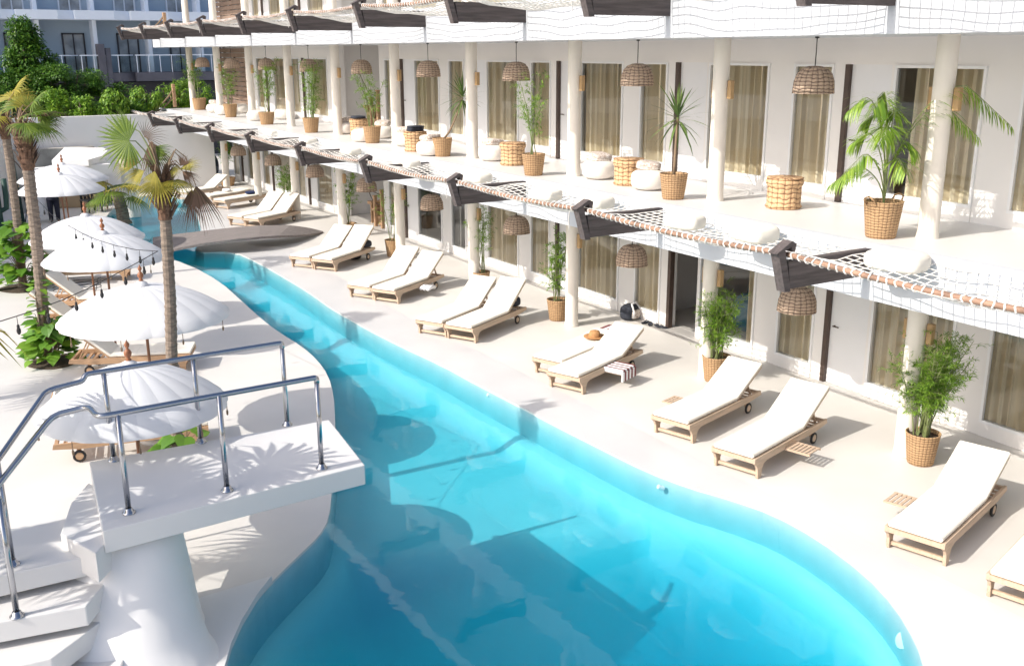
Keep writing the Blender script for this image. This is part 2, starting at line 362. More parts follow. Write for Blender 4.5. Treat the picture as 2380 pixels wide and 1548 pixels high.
# pool basin: a height field of the distance to the bank
def sdist(x, y):
    best = 1e9; ins = False; j = n - 1; side = 0
    for i in range(n):
        x1, y1 = pool[j]; x2, y2 = pool[i]
        dx, dy = x2 - x1, y2 - y1; l = dx * dx + dy * dy
        t = 0 if l == 0 else max(0, min(1, ((x - x1) * dx + (y - y1) * dy) / l))
        d = (x - x1 - t * dx) ** 2 + (y - y1 - t * dy) ** 2
        if d < best: best = d; side = i
        if (y1 > y) != (y2 > y) and x < (x2 - x1) * (y - y1) / (y2 - y1) + x1: ins = not ins
        j = i
    return math.sqrt(best) * (1 if ins else -1), side
nl = len(left_bank) * 2
def lerp(a, b, t): t = max(0, min(1, t)); return a + (b - a) * t
def depth(x, y):
    d, side = sdist(x, y)
    if d < -0.25: return None
    deep = lerp(2.1, 0.66, (y - 8.3 - (8.5 - x) * 0.30) / 1.5)
    left = side < nl
    if left: w = 0.60 + max(0, d - .16) * 1.6
    elif y > 9.8: w = 0.50 + max(0, d - .16) * 0.5
    else: w = 0.50 + max(0, d - .16) * lerp(2.4, .7, (y - 8.8) / 1.2)
    return min(deep, w)
mb = MB(); st = 0.13; idx = {}; vs_ = []; H = {}
nx, ny = int(9.6 / st), int(40.6 / st)
for j in range(ny + 1):
    for i in range(nx + 1):
        x, y = 1.2 + i * st, 3.3 + j * st
        q = depth(x, y)
        if q is not None: idx[i, j] = len(vs_); vs_.append((x, y, -q - 0.001))
fs = [(idx[i, j], idx[i + 1, j], idx[i + 1, j + 1], idx[i, j + 1]) for i in range(nx) for j in range(ny) if all(k in idx for k in ((i, j), (i + 1, j), (i + 1, j + 1), (i, j + 1)))]
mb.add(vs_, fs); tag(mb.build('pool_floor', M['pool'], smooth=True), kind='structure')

# water: closed body whose top is the surface; sides and bottom run below the basin
ins = []; WS = 1 if sum(pool[i - 1][0] * pool[i][1] - pool[i][0] * pool[i - 1][1] for i in range(n)) > 0 else -1
for i in range(n):
    (x0, y0), (x1, y1), (x2, y2) = pool[i - 1], pool[i], pool[(i + 1) % n]
    tx, ty = x2 - x0, y2 - y0; l = math.hypot(tx, ty) or 1
    ins.append((x1 + ty / l * 0.03 * WS, y1 - tx / l * 0.03 * WS))
mb = MB(); tr = []
for t3 in tessellate_polygon([[Vector((x, y, 0)) for x, y in pool]]):
    a, b, c = (Vector((*pool[i], 0)) for i in t3)
    tr.append(tuple(t3) if (b - a).cross(c - a).z > 0 else tuple(t3[::-1]))
mb.add([(x, y, WL) for x, y in ins] + [(x, y, -3.2) for x, y in ins], tr + [tuple(n + i for i in t[::-1]) for t in tr] +
       [(i, n + i, n + (i + 1) % n, (i + 1) % n) for i in range(n)])
tag(mb.build('water', M['water']), kind='structure')

# smooth coping band along the right bank, a thin sheet over the deck
rb = [p for p in smooth_closed(near_end[-2:] + right_bank, 1)[:len(right_bank) * 2 + 2]]
mb = MB(); k = len(rb)
def band_out(x, y): return (max(x + 0.45, lerp(9.35, x + 1.6, (y - 20) / 10)), y)
mb.add([(x - .004, y, 0.004) for x, y in rb] + [(*band_out(x, y), 0.004) for x, y in rb], [(i, k + i, k + i + 1, i + 1) for i in range(k - 1)])
tag(mb.build('pavement', M['coping']), kind='structure')

# raised lip of the terrace at the near left bank
lip = [(at(x, y, z=0.07)[:2]) for x, y in ((632, 1338), (600, 1378), (562, 1440), (537, 1495), (522, 1548))]
lipo = [(p[0] + .0, p[1]) for p in lip] + [(1.8, 7.4), (-1.5, 7.4), (-1.5, 9.6), (1.6, 9.85)]
mb = MB(); mb.prism([(p[0], p[1]) for p in lipo], 0.0, 0.075)
tag(mb.build('path', M['terrace']), kind='structure')

# pool fittings: pale return nozzles and a light set in the basin
def pool_fit(px, py, z, r, lab, ang=0):
    p = at(px, py, z=z); b = MB(); b.tube([p + Vector((0.03, 0, -0.02)), p + Vector((-0.05, 0.02, 0.02))], [r, r * .9], 14)
    tag(b.build('pool_light', M['frame']), lab, 'pool light')
pool_fit(1598, 1166, -0.30, 0.085, 'long pale pool light in the pool edge below the third lounger from the right', 0)
pool_fit(2107, 1490, -0.25, 0.10, 'round pale pool light in the pool wall near the bottom right bend')
pool_fit(1538, 1133, -0.12, 0.035, 'tiny white nozzle in the pool wall left of the long pale pool light')
pool_fit(1140, 919, -0.10, 0.035, 'tiny white nozzle in the pool wall facing the lounger pair beside the tall bamboo')

# ================================================================== HOTEL BUILDING
B0, PER = 8.55, 4.22
XF, XC, XW = 10.8, 12.0, 13.6      # fascia, columns, facade wall
NB = range(-2, 9)
hotel = thing('hotel_building', 'long white hotel wing with round columns, curtained glass doors and two balcony decks', 'building', (0, 0, 0))
def hp(mbd, name, m, **k): return mbd.build(name, m, hotel, **k)
LV = [(0.0, 2.5), (3.2, 5.88), (6.58, 9.4)]
YE = [44.4, 47.9, 47.9]; Y0 = -3.0
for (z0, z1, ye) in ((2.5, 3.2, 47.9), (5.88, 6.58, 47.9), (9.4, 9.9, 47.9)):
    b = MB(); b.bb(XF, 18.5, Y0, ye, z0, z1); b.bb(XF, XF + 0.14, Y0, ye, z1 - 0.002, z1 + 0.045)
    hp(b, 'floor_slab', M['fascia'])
    b = MB(); b.add([(XF + .14, Y0, z1 + .004), (18.4, Y0, z1 + .004), (18.4, ye, z1 + .004), (XF + .14, ye, z1 + .004)], [(0, 1, 2, 3)]); hp(b, 'balcony_floor', M['terrace'])
WIN = [(0.45, 2.02), (3.22, 4.10)]; DOOR = (2.09, 2.91)
open_bay = 5
def curtain_mb(y0, y1, z0, z1, x, seed, amp=0.05):
    b = MB(); rg = random.Random(seed); nn = max(8, int((y1 - y0) / 0.028)); ph = rg.random() * 6; vs = []
    for i in range(nn + 1):
        y = y0 + (y1 - y0) * i / nn; w = x + amp * math.sin(ph + y * 38 + 1.5 * math.sin(y * 7 + ph)) + amp * .5 * math.sin(y * 71)
        vs += [(w, y, z0), (w + amp * .3 * math.sin(y * 13), y, z1)]
    b.add(vs, [(2 * i, 2 * i + 2, 2 * i + 3, 2 * i + 1) for i in range(nn)]); return b
def window(y0, y1, z0, z1, lev, seed, cur=(0, 1), frame=0.045):
    b = MB(); x = XW
    for (a, c, d, e) in ((y0, y0 + frame, z0, z1), (y1 - frame, y1, z0, z1), (y0 + frame, y1 - frame, z0, z0 + frame), (y0 + frame, y1 - frame, z1 - frame, z1)):
        b.bb(x - .03, x + .07, a, c, d, e)
    w = hp(b, 'window', M['frame'])
    g = MB(); g.add([(x + .02, y0 + frame, z0 + frame), (x + .02, y1 - frame, z0 + frame), (x + .02, y1 - frame, z1 - frame), (x + .02, y0 + frame, z1 - frame)], [(0, 3, 2, 1)]); g.build('pane', M['glass'], w)
    if cur:
        L_ = y1 - y0
        curtain_mb(y0 + cur[0] * L_, y0 + cur[1] * L_, z0 - .1, z1 + .02, x + 0.085, seed).build('curtain', M['curtain'], w)
rg = random.Random(5)
for lv, (z0, zc) in enumerate(LV):
    wall = MB(); ye = YE[lv]; dh = 2.26; sill = 0.22
    fz = z0 + .004
    for k in NB:
        Y = B0 + PER * k
        if lv == 2 and k < 3: 
            wall.bb(XW, XW + .25, Y - .12, Y - .12 + PER, fz, zc); continue
        zt = z0 + dh
        nxt = min(Y + PER - .12, ye)
        if k == open_bay:
            wall.bb(XW + 1.9, XW + 2.15, Y - .12, nxt, fz, zc)
            for yy in (Y - .12, nxt - .12): wall.bb(XW + .25, XW + 1.9, yy, yy + .12, fz, zc)
            wall.bb(XW, XW + .25, Y - .12, Y + .3, fz, zc); wall.bb(XW, XW + .25, Y + 3.7, nxt, fz, zc)
            continue
        if Y + PER > ye + 2.5:
            wall.bb(XW, XW + .25, Y - .12, ye, fz, zc); continue
        wall.bb(XW, XW + .25, Y - .12, nxt, zt, zc)                                     # lintel
        for a, c in ((-.12, WIN[0][0]), (WIN[0][1], DOOR[0]), (DOOR[1] + .09, WIN[1][0]), (WIN[1][1], PER - .12)):
            if Y + a < nxt: wall.bb(XW, XW + .25, Y + a, min(Y + c, nxt), fz, zt)
        for a, c in WIN: wall.bb(XW - .02, XW + .25, Y + a, Y + c, fz, z0 + sill)
        # openings
        first_c = (0, 1)
        if lv == 0 and k == 1: first_c = (0, .18)
        elif lv == 1 and k == 0: first_c = (0, .8)
        elif lv == 1 and k == 2: first_c = (0, .9)
        elif lv == 0 and k == 4: first_c = None
        window(Y + WIN[0][0], Y + WIN[0][1], z0 + sill, zt, lv, k * 7 + lv, first_c)
        window(Y + WIN[1][0], Y + WIN[1][1], z0 + sill, zt, lv, k * 7 + lv + 3, (0, 1) if not (lv == 0 and k in (3,)) else None)
        pst = MB(); pst.bb(XW - .012, XW + .10, Y + DOOR[1] + .0, Y + DOOR[1] + .09, fz, zt); hp(pst, 'door_post', M['darkpost'])
        if not (lv == 0 and k == 1):
            d = MB(); d.bb(XW + .06, XW + .11, Y + DOOR[0], Y + DOOR[1], fz, zt)
            dd = hp(d, 'door', M['door'])
            hnd = MB(); hnd.tube([(XW + .06, Y + DOOR[1] - .1, z0 + 1.05), (XW - .0, Y + DOOR[1] - .1, z0 + 1.05), (XW - .0, Y + DOOR[1] - .22, z0 + 1.05)], .012, 6); hnd.build('handle', M['darkpost'], dd)
        if lv < 2:
            wall.bb(XW + .25, 18.3, nxt - .1, nxt - .02, fz, zc)                        # party walls
    wall.bb(18.3, 18.5, Y0, ye, fz, zc); wall.bb(XW, 18.3, Y0, Y0 + .2, fz, zc); wall.bb(XW + .25, 18.3, ye - .2, ye, fz, zc)
    hp(wall, 'wall', M['white'])
    for k in range(-2, 10):
        Y = B0 + PER * k
        if Y > ye + .3 or Y < Y0: continue
        b = MB(); b.lathe([(.155, 0), (.15, .02), (.14, .1), (.136, 1.3), (.14, zc - z0)], (0, 0, 0), 20)
        hp(b, 'column', M['cream'], smooth=True, loc=(XC, Y, fz))
        for sgn in (-1, 1):
            s_ = MB(); s_.box((0, 0, 0), (.09, .09, .30), bev=.01); hp(s_, 'wall_sconce', M['sconce'], loc=(XC + .05, Y + sgn * .19, z0 + 1.86))
# plank screen at the far end of the upper floors
for lv in (1, 2):
    z0, zc = LV[lv]; b = MB()
    for i in range(13): b.bb(XW - .06, XW - .01, 43.4, 47.6, z0 + .05 + i * .2, z0 + .05 + i * .2 + .17)
    hp(b, 'plank_screen', M['planks'])
# interior things of the open ground-floor room
t = thing('bean_bag', 'teal lounge bag seen through the open ground floor doorway', 'bean bag', (14.9, 14.5, .004))
b = MB(); b.superell((0, 0, .42), (.9, .95, .84), .8, .9); b.build('seat', M['teal'], t, True)
b = MB(); b.box((0.25, 0, .78), (.42, .7, .5), ry=.25, bev=.08); b.build('backrest', M['teal'], t)
t = thing('wardrobe', 'brown wooden cabinet against the wall inside the open ground floor room', 'wardrobe', (16.6, 15.3, .004))
b = MB(); b.box((0, 0, 1.05), (.6, 1.5, 2.1), bev=.01); b.build('body', M['cabinet'], t)
for y in (-.37, .37): b = MB(); b.box((-.31, y, 1.05), (.03, .70, 2.0), bev=.006); b.build('door', M['cabinet'], t)
t = thing('bed', 'low bed with teal headboard behind the uncurtained ground floor window', 'bed', (15.8, 13.6, .004))
b = MB(); b.box((0, 0, .3), (2.0, 1.5, .5), bev=.06); b.build('mattress', M['towel'], t)
b = MB(); b.box((1.1, 0, .75), (.1, 1.6, 1.3), bev=.03); b.build('headboard', M['teal'], t)
t = thing('hanging_bag', 'dark grey bag leaning in the open ground floor doorway', 'bag', (14.2, 15.0, .004))
b = MB(); b.superell((0, 0, .36), (.26, .34, .72), .8, .8); b.build('bag_body', M['darkfab'], t, True)
b = MB(); b.tube([(0, -.1, .66), (.05, -.04, 1.0), (.05, .04, 1.0), (0, .1, .66)], .012, 6); b.build('strap', M['darkfab'], t)
# staircases in the open bay
for lv in (0, 1):
    z0 = LV[lv][0] + .004; Y = B0 + PER * open_bay
    t = thing('staircase', ['wooden stair with newel posts and rope rail in the open bay of the ground floor', 'wooden newel posts and steps in the open bay of the balcony level'][lv], 'staircase', (14.2, Y + .9, z0))
    for i in range(4): b = MB(); b.box((.1, i * .32, .11 + i * .2), (1.1, .34, .1), bev=.01); b.build('step', M['teak2'], t); b = MB(); b.box((.1, i * .32 + .1, .05 + i * .1), (.9, .08, .1 + i * .2)); b.build('riser', M['teak2'], t)
    for y, h in ((-.2, 1.25), (.35, 1.0)): b = MB(); b.box((-.5, y, h / 2), (.11, .11, h), bev=.01); b.box((-.5, y, h + .02), (.14, .14, .04)); b.build('newel_post', M['teak2'], t)
    for q in range(2): b = MB(); b.tube([(-.5, -.2, 1.1 - q * .35), (-.5, .5, 1.15 - q * .35), (-.45, 1.3, 1.75 - q * .35)], .014, 5); b.build('rope', M['bark'], t)

# ------------------------------------------------------------------ brackets, nets
def bracket_mbs():
    b = MB(); poly = [(XF, -.37), (9.32, -.37), (9.26, -.02), (XF, -.02)]
    vs = [(x, -.055, z) for x, z in poly] + [(x, .055, z) for x, z in poly]
    b.add(vs, [(0, 1, 2, 3), (7, 6, 5, 4), (0, 4, 5, 1), (1, 5, 6, 2), (2, 6, 7, 3), (3, 7, 4, 0)])
    p = MB(); pl = [(9.32, -.40), (9.22, -.40), (9.06, .12), (9.17, .15)]
    p.add([(x, -.07, z) for x, z in pl] + [(x, .07, z) for x, z in pl], [(0, 1, 2, 3), (7, 6, 5, 4), (0, 4, 5, 1), (1, 5, 6, 2), (2, 6, 7, 3), (3, 7, 4, 0)])
    h = MB(); pl = [(9.02, .10), (9.28, .24), (9.36, .20), (9.34, .10), (9.30, .10), (9.28, .17), (9.17, .13)]
    h.add([(x, -.075, z) for x, z in pl] + [(x, .075, z) for x, z in pl], [tuple(range(7)), tuple(range(13, 6, -1))] + [(i, i + 7, (i + 1) % 7 + 7, (i + 1) % 7) for i in range(7)])
    return b, p, h
bm = [x.mesh(nm, M['bracket']) for x, nm in zip(bracket_mbs(), ('bracket', 'end_post', 'hook'))]
for lv in (1, 2):
    for k in range(-1, 10):
        o = bpy.data.objects.new('bracket', bm[0]); COL.objects.link(o); o.parent = hotel; o.location = (0, B0 + PER * k, LV[lv][0])
        for nm, me in (('end_post', bm[1]), ('hook', bm[2])):
            q = bpy.data.objects.new(nm, me); COL.objects.link(q); q.parent = o
def net_meshes(span, seed):
    """net strung between the outer pole (x=9.24) and the balcony edge (x=XF)"""
    rg = random.Random(seed); xa, xb = 9.24, XF + .0; c = 0.15; nyc = round((span - .2) / c); nxc = 11
    def P(u, v):
        y = .1 + (span - .2) * u
        sagp = -0.06 * math.sin(PI * u); x = xa + (xb - xa) * v
        wob = 0.025 * noise.noise(Vector((u * 5 + seed, v * 3, 0))) * 2
        z = (0.06 + sagp) * (1 - v) + (-0.045) * v - 0.16 * math.sin(PI * v) * (0.35 + 0.65 * math.sin(PI * u)) + wob * 1.2
        return Vector((x + wob * .6, y + wob, z))
    net = MB(); r = .0095
    for i in range(nyc + 1): net.tube([P(i / nyc, j / nxc) for j in range(nxc + 1)], r, 3, False)
    for j in range(nxc + 1): net.tube([P(i / nyc, j / nxc) for i in range(nyc + 1)], r, 3, False)
    pole = MB(); pts = [Vector((9.24 + .02, .02 + (span - .04) * i / 10, .07 - 0.06 * math.sin(PI * i / 10))) for i in range(11)]
    pole.tube(pts, .034, 10)
    lash = MB(); m = int(span / .115)
    for i in range(1, m):
        u = i / m; yy = span * u; cz = .07 - .06 * math.sin(PI * u); cx = 9.26
        ring = [(cx + .042 * math.cos(a), yy + .012 * math.sin(a * 2 + i), cz + .042 * math.sin(a)) for a in [2 * PI * q / 8 for q in range(9)]]
        lash.tube(ring, .011, 4, False)
    lash.tube([(9.29, .05 + (span - .1) * i / 10, .03 - .06 * math.sin(PI * i / 10)) for i in range(11)], .008, 4)
    if seed % 2 == 0: lash.tube([(9.25, .42, -.0), (9.24, .43, -.12), (9.25, .42, -.3)], .008, 4)
    return net.mesh('net', M['rope']), pole.mesh('pole', M['pole'], True), lash.mesh('lashing', M['rope'])
nm = [net_meshes(PER, s) for s in (2, 5, 8)]
NETL = ['balcony level', 'roof level']
for lv in (1, 2):
    for j, k in enumerate(range(-1, 9)):
        t = thing('net_hammock', 'white rope net with lashed brown pole slung off the %s, %s from the right' % (NETL[lv - 1], ORD[j]), 'hammock net', (0, B0 + PER * k, LV[lv][0]), 0, 'rope net hammocks along the balcony edge')
        for nme, me in zip(('net', 'pole', 'lashing'), nm[(k + lv) % 3]):
            q = bpy.data.objects.new(nme, me); COL.objects.link(q); q.parent = t

# cushions lying on the nets
def cushion(px, py, d, rz, lab, z=3.17, m='cushion', nm_='net_cushion', rx=0.0):
    p = at(px, py, z=z); b = MB(); b.superell((0, 0, 0), d, .55, .45, 24, 12)
    o = b.build(nm_, M[m], None, True, p, rz); o.rotation_euler.x = rx
    tag(o, lab, 'cushion', 'cushions on the rope nets')
for i, (px, py, d, rz) in enumerate([(2085, 606, (.5, .75, .26), .2), (1752, 540, (.5, .72, .28), -.1), (1592, 515, (.42, .6, .24), .3), (1385, 468, (.45, .68, .24), 0), (1268, 452, (.42, .6, .22), .2),
                                     (1108, 411, (.42, .8, .24), 0), (945, 380, (.42, .8, .22), .1), (815, 351, (.42, .7, .2), 0), (716, 327, (.42, .7, .2), 0), (632, 308, (.42, .7, .2), .1)]):
    cushion(px, py, d, rz, 'cream cushion lying on the balcony net, %s from the right' % ORD[i])

# ================================================================== PENDANT LAMPS
def lamp_proto():
    t = thing('pendant_lamp', 'x', 'pendant lamp')
    b = MB(); b.lathe([(.05, .40), (.10, .395), (.19, .36), (.255, .29), (.295, .18), (.31, 0), (.298, 0), (.285, .17), (.24, .28), (.18, .34), (.06, .375)], n=28, scal=lambda a, i: 1 + .012 * math.sin(a * 9 + i))
    b.build('lamp_shade', M['wickerlamp'], t, True)
    b = MB(); b.tube([(0, 0, .37), (.004, 0, .6), (0, 0, .83)], .008, 5); b.lathe([(.03, .83), (.035, .80), (.0, .79)], n=10); b.build('cord', M['black'], t)
    b = MB(); b.superell((0, 0, .26), (.07, .07, .1), 1, 1, 10, 8); b.build('bulb', M['frame'], t, True)
    return t
lp = lamp_proto()
for lv, zb in ((1, 5.06), (0, 1.68)):
    for j, k in enumerate(range(-1, 9)):
        if k == open_bay: pass
        Y = B0 + PER * k + 2.22; 
        if lv == 0 and Y > 44: continue
        lab = 'woven wicker pendant lamp hanging over the %s, %s from the right' % (('ground floor terrace', 'balcony')[lv], ORD[j])
        first = (lv == 1 and j == 0)
        o = lp if first else dup(lp, (0, 0, 0))
        o.location = (XC, Y, zb); o['label'] = lab; o['group'] = 'wicker pendant lamps between the columns'; o.rotation_euler.z = k * .7

# ================================================================== POTS AND PLANTS
def pot(kind=0, r=.24, h=.46):
    b = MB(); 
    b.lathe([(0.0, .004), (r * .74, .0), (r * .78, .02), (r * .9, h * .55), (r, h - .02), (r * 1.03, h), (r * .97, h + .005), (r * .93, h - .03), (r * .9, h * .7)], n=28, scal=lambda a, i: 1 + .012 * math.sin(a * 14))
    return b
def soil(r, h): b = MB(); b.lathe([(r * .92, h - .06), (r * .5, h - .045), (0, h - .04)], n=20); return b
def add_pot(t, r, h, handles=False):
    o = pot(0, r, h).build('basket_pot', M['wicker'], t, True); soil(r, h).build('soil', M['soil'], o)
    if handles:
        for s in (-1, 1): b = MB(); b.tube([(s * r * .99, -.08, h - .04), (s * (r + .05), -.07, h + .05), (s * (r + .06), 0, h + .08), (s * (r + .05), .07, h + .05), (s * r * .99, .08, h - .04)], .014, 6); b.build('handle', M['wicker'], o)
def bamboo(t, h0, H, spread, nst, nb, seed, leafL=.11, leafW=.018, dens=13, lo=.3):
    rg = random.Random(seed); st = MB(); lf = MB()
    for s in range(nst):
        a = rg.random() * 2 * PI; lean = spread * (.25 + .75 * rg.random()); top = Vector((math.cos(a) * lean, math.sin(a) * lean, H * (.7 + .3 * rg.random())))
        b0 = Vector((rg.uniform(-.09, .09), rg.uniform(-.09, .09), h0 - .05)); mid = b0.lerp(top, .55) - Vector((top.x, top.y, 0)) * .18
        pts = [b0, b0.lerp(mid, .5), mid, mid.lerp(top, .5) , top]
        st.tube(pts, [.011, .010, .009, .006, .003], 5)
        for q in range(nb):
            u = lo + (1 - lo) * (q + rg.random()) / nb; x = u * 4; i = min(3, int(x)); p = pts[i].lerp(pts[i + 1], x - i)
            ba = rg.random() * 2 * PI; bl = (.12 + .30 * rg.random()) * (1.15 - .5 * u); bd = Vector((math.cos(ba), math.sin(ba), rg.uniform(.1, .9))).normalized()
            e = p + bd * bl - Vector((0, 0, .06 * rg.random())); st.tube([p, p.lerp(e, .5) + Vector((0, 0, .02)), e], [.003, .002, .001], 3, False)
            for w in range(dens):
                uu = .25 + .75 * rg.random(); pp = p.lerp(e, uu); dd = (bd + Vector((rg.uniform(-1, 1), rg.uniform(-1, 1), rg.uniform(-.9, .4)))).normalized()
                lf.leaf(pp, dd, Vector((rg.uniform(-.4, .4), rg.uniform(-.4, .4), 1)), leafL * rg.uniform(.6, 1.3), leafW, .15, 1)
    st.build('cane', M['bamstem'], t); lf.build('foliage', M['bamboo'], t)
def yucca(t, h0, H, lean, seed, heads=1, L=.62):
    rg = random.Random(seed); st = MB(); lf = MB()
    top = Vector((lean[0], lean[1], H)); b0 = Vector((0, 0, h0 - .05))
    pts = [b0 + Vector((lean[0] * f(u), lean[1] * f(u), (H - h0) * u)) for f in (lambda u: u ** .7 if heads == 2 else u * u * .3 + .7 * u,) for u in (0, .2, .4, .6, .8, 1)]
    st.tube(pts, [.028, .024, .022, .02, .02, .024], 7)
    crowns = [(pts[-1], 60 if heads == 2 else 38)]
    for c, m in crowns:
        for i in range(m):
            a = i * 2.399; el = 1.45 - 2.1 * (i / m) ** .9; d = Vector((math.cos(a) * math.cos(el), math.sin(a) * math.cos(el), math.sin(el)))
            lf.leaf(c + Vector((0, 0, .05 - .12 * i / m)), d, Vector((0, 0, 1)) if abs(d.z) < .95 else Vector((1, 0, 0)), L * rg.uniform(.75, 1.1), .04, .12 + .25 * i / m, 3)
    st.build('stem', M['stem'], t, True); lf.build('foliage', M['yucca'], t)
def areca(t, h0, H, seed, fronds):
    rg = random.Random(seed); st = MB(); lf = MB()
    for (a, out, hh) in fronds:
        dx, dy = math.cos(a), math.sin(a); pts = []
        for i in range(13):
            u = i / 12; rr = out * (u ** 1.8); z = h0 + (hh - h0) * math.sin(min(1, u * 1.12) * PI / 2) - max(0, u - .72) * out * 1.5
            pts.append(Vector((dx * rr + rg.uniform(-.004, .004), dy * rr, z)))
        st.tube(pts, [.012 - .009 * i / 12 for i in range(13)], 5)
        for i in range(30):
            u = .40 + .60 * i / 29; x = u * 12; q = min(11, int(x)); p = pts[q].lerp(pts[q + 1], x - q); dr = (pts[q + 1] - pts[q]).normalized()
            for s in (-1, 1):
                sd = Vector((-dy, dx, 0)) * s; d = (sd * .75 + dr * .75 + Vector((0, 0, -.10 - .35 * rg.random()))).normalized()
                lf.leaf(p, d, Vector((0, 0, 1)), .30 * math.sin(PI * (u - .34) / .74) * rg.uniform(.8, 1.25) + .05, .019, .45, 3)
    st.build('stem', M['bamstem'], t); lf.build('foliage', M['areca'], t)
G = 'plants in wicker baskets'
def potted(px, py, z, lab, r, h, fn, X=None, handles=False, loc=None, cat='potted plant'):
    p = loc or at(px, py, z=z); t = thing('potted_plant', lab, cat, (p[0], p[1], z + .005), 0, G); add_pot(t, r, h, handles); fn(t); return t
# balcony row
potted(2046, 552, 3.2, 'areca palm with arching fronds in a handled wicker basket on the balcony', .26, .50, lambda t: areca(t, .45, 2.0, 3, [(-2.6, .55, 1.6), (2.6, .6, 1.95), (2.0, .5, 1.45), (-1.2, .35, 1.35), (.6, .4, 1.8), (1.3, .35, 2.0), (3.0, .75, 1.2), (-.72, 1.5, 2.15), (-2.0, .5, 1.15), (3.3, .5, 1.95), (-3.0, .35, 1.9), (-.60, 1.15, 1.85), (2.3, .7, 1.0), (3.6, .6, 1.6), (1.8, .4, 1.7), (-2.4, .25, 1.75)]), handles=True)
potted(1564, 463, 3.2, 'sword-leaved dracaena with a drooping head in a basket left of the second balcony column', .24, .44, lambda t: yucca(t, .42, 1.42, (.10, .08), 4, 3, .66))
potted(1240, 408, 3.2, 'tall airy bamboo in a basket in front of the third balcony column', .24, .44, lambda t: bamboo(t, .42, 2.1, .5, 6, 13, 11, .11, .018))
potted(1029, 364, 3.2, 'spiky yucca ball on a curved bent stem in a basket on the balcony', .24, .44, lambda t: yucca(t, .42, 1.45, (.42, -.30), 6, 2, .62))
potted(866, 333, 3.2, 'light green bamboo in a basket before the open stair bay', .25, .46, lambda t: bamboo(t, .42, 2.05, .55, 6, 13, 13, .12, .02))
potted(724, 309, 3.2, 'dense green bamboo clump in a basket before the green-reflecting balcony window', .26, .46, lambda t: bamboo(t, .42, 2.3, .4, 11, 13, 14, .12, .02, lo=.12))
potted(621, 290, 3.2, 'feathery bamboo in a basket on the far balcony, seventh pot from the right', .28, .42, lambda t: bamboo(t, .42, 2.2, .5, 6, 14, 15, .13, .022))
potted(537, 273, 3.2, 'bamboo in a tall tapered basket on the far balcony beside white poufs', .27, .5, lambda t: bamboo(t, .42, 2.2, .6, 5, 13, 16, .13, .022))
potted(465, 256, 3.2, 'yellow-green bamboo spray in the farthest large balcony basket', .30, .5, lambda t: bamboo(t, .42, 2.3, .75, 6, 14, 17, .14, .024, lo=.55))
potted(415, 248, 3.2, 'low green bush in a square-looking basket at the balcony end', .34, .5, lambda t: bamboo(t, .42, 1.2, .5, 8, 12, 18, .14, .03))
# ground row
potted(2138, 1075, 0, 'bushy bright green fern bamboo in a wicker basket beside the nearest ground column', .235, .46, lambda t: bamboo(t, .42, 1.95, .62, 24, 22, 21, .085, .011, 22, .28))
potted(1662, 884, 0, 'leafy bamboo in a basket partly hidden by the third lounger from the right', .25, .46, lambda t: bamboo(t, .42, 1.75, .42, 16, 17, 22, .10, .015, 16, .2))
potted(1296, 743, 0, 'slender bamboo in a tall basket left of the third ground column', .24, .46, lambda t: bamboo(t, .42, 2.0, .3, 7, 15, 23, .12, .02, 16, lo=.2))
potted(1117, 668, 0, 'thin cane bamboo in a basket behind the lounger pair at the pool middle', .24, .4, lambda t: bamboo(t, .40, 2.3, .45, 8, 14, 24, .10, .013, 14, .35))
potted(915, 596, 0, 'small bamboo in a brown basket beside the fifth ground column', .24, .48, lambda t: bamboo(t, .42, 2.0, .45, 4, 12, 25, .12, .02, lo=.4))
potted(812, 548, 0, 'bamboo behind the lounger pair in front of the ground floor stair', .24, .4, lambda t: bamboo(t, .42, 2.2, .35, 6, 14, 26, .13, .022))
potted(667, 492, 0, 'round bushy bamboo beside the seventh ground column', .25, .4, lambda t: bamboo(t, .42, 1.7, .45, 7, 12, 27, .14, .024))
potted(530, 432, 0, 'climbing plant in a low square basket by the farthest ground column', .34, .36, lambda t: bamboo(t, .4, 2.6, .35, 7, 12, 28, .16, .03))
potted(470, 418, 0, 'green shrub in a tall cream basket against the back wall', .33, .62, lambda t: bamboo(t, .6, 1.9, .35, 7, 10, 29, .2, .04, lo=.7))

# ------------------------------------------------------------------ poufs, wicker tables on the balcony
pb = thing('floor_pouf', 'x', 'pouf'); b = MB(); b.superell((0, 0, .18), (.68, .68, .37), .62, .95, 32, 14); b.build('seat', M['pouf'], pb, True)
b = MB(); b.lathe([(.2, .386), (.205, .392), (.2, .397)], n=24); b.build('piping', M['pouf'], pb)
PF = [(1392, 422, 'white round pouf with a mottled cushion behind the basket table, second balcony bay'), (1508, 447, 'white round pouf just left of the drooping dracaena pot'),
      (1146, 380, 'white round pouf left of the wicker table in the third balcony bay'), (944, 346, 'white round pouf left of the bent-stem yucca basket table'),
      (1000, 368, 'white round pouf touching the bent-stem yucca pot'), (801, 318, 'white round pouf in front of the balcony stair'), (845, 336, 'white pouf half hidden by the pot before the open stair bay'),
      (890, 328, 'white pouf with a brown cushion right of the light green bamboo'), (596, 287, 'white pouf left of the seventh balcony pot'), (500, 268, 'white pouf between the two farthest tapered baskets'),
      (520, 274, 'white pouf nearest the eighth balcony pot'), (562, 270, 'white pouf right of the eighth balcony pot'), (660, 284, 'white low pouf left of the dense bamboo clump')]
PFC = {0: .1, 1: .3, 2: 0, 3: .2, 4: .4, 7: .1, 5: 0, 9: 0}
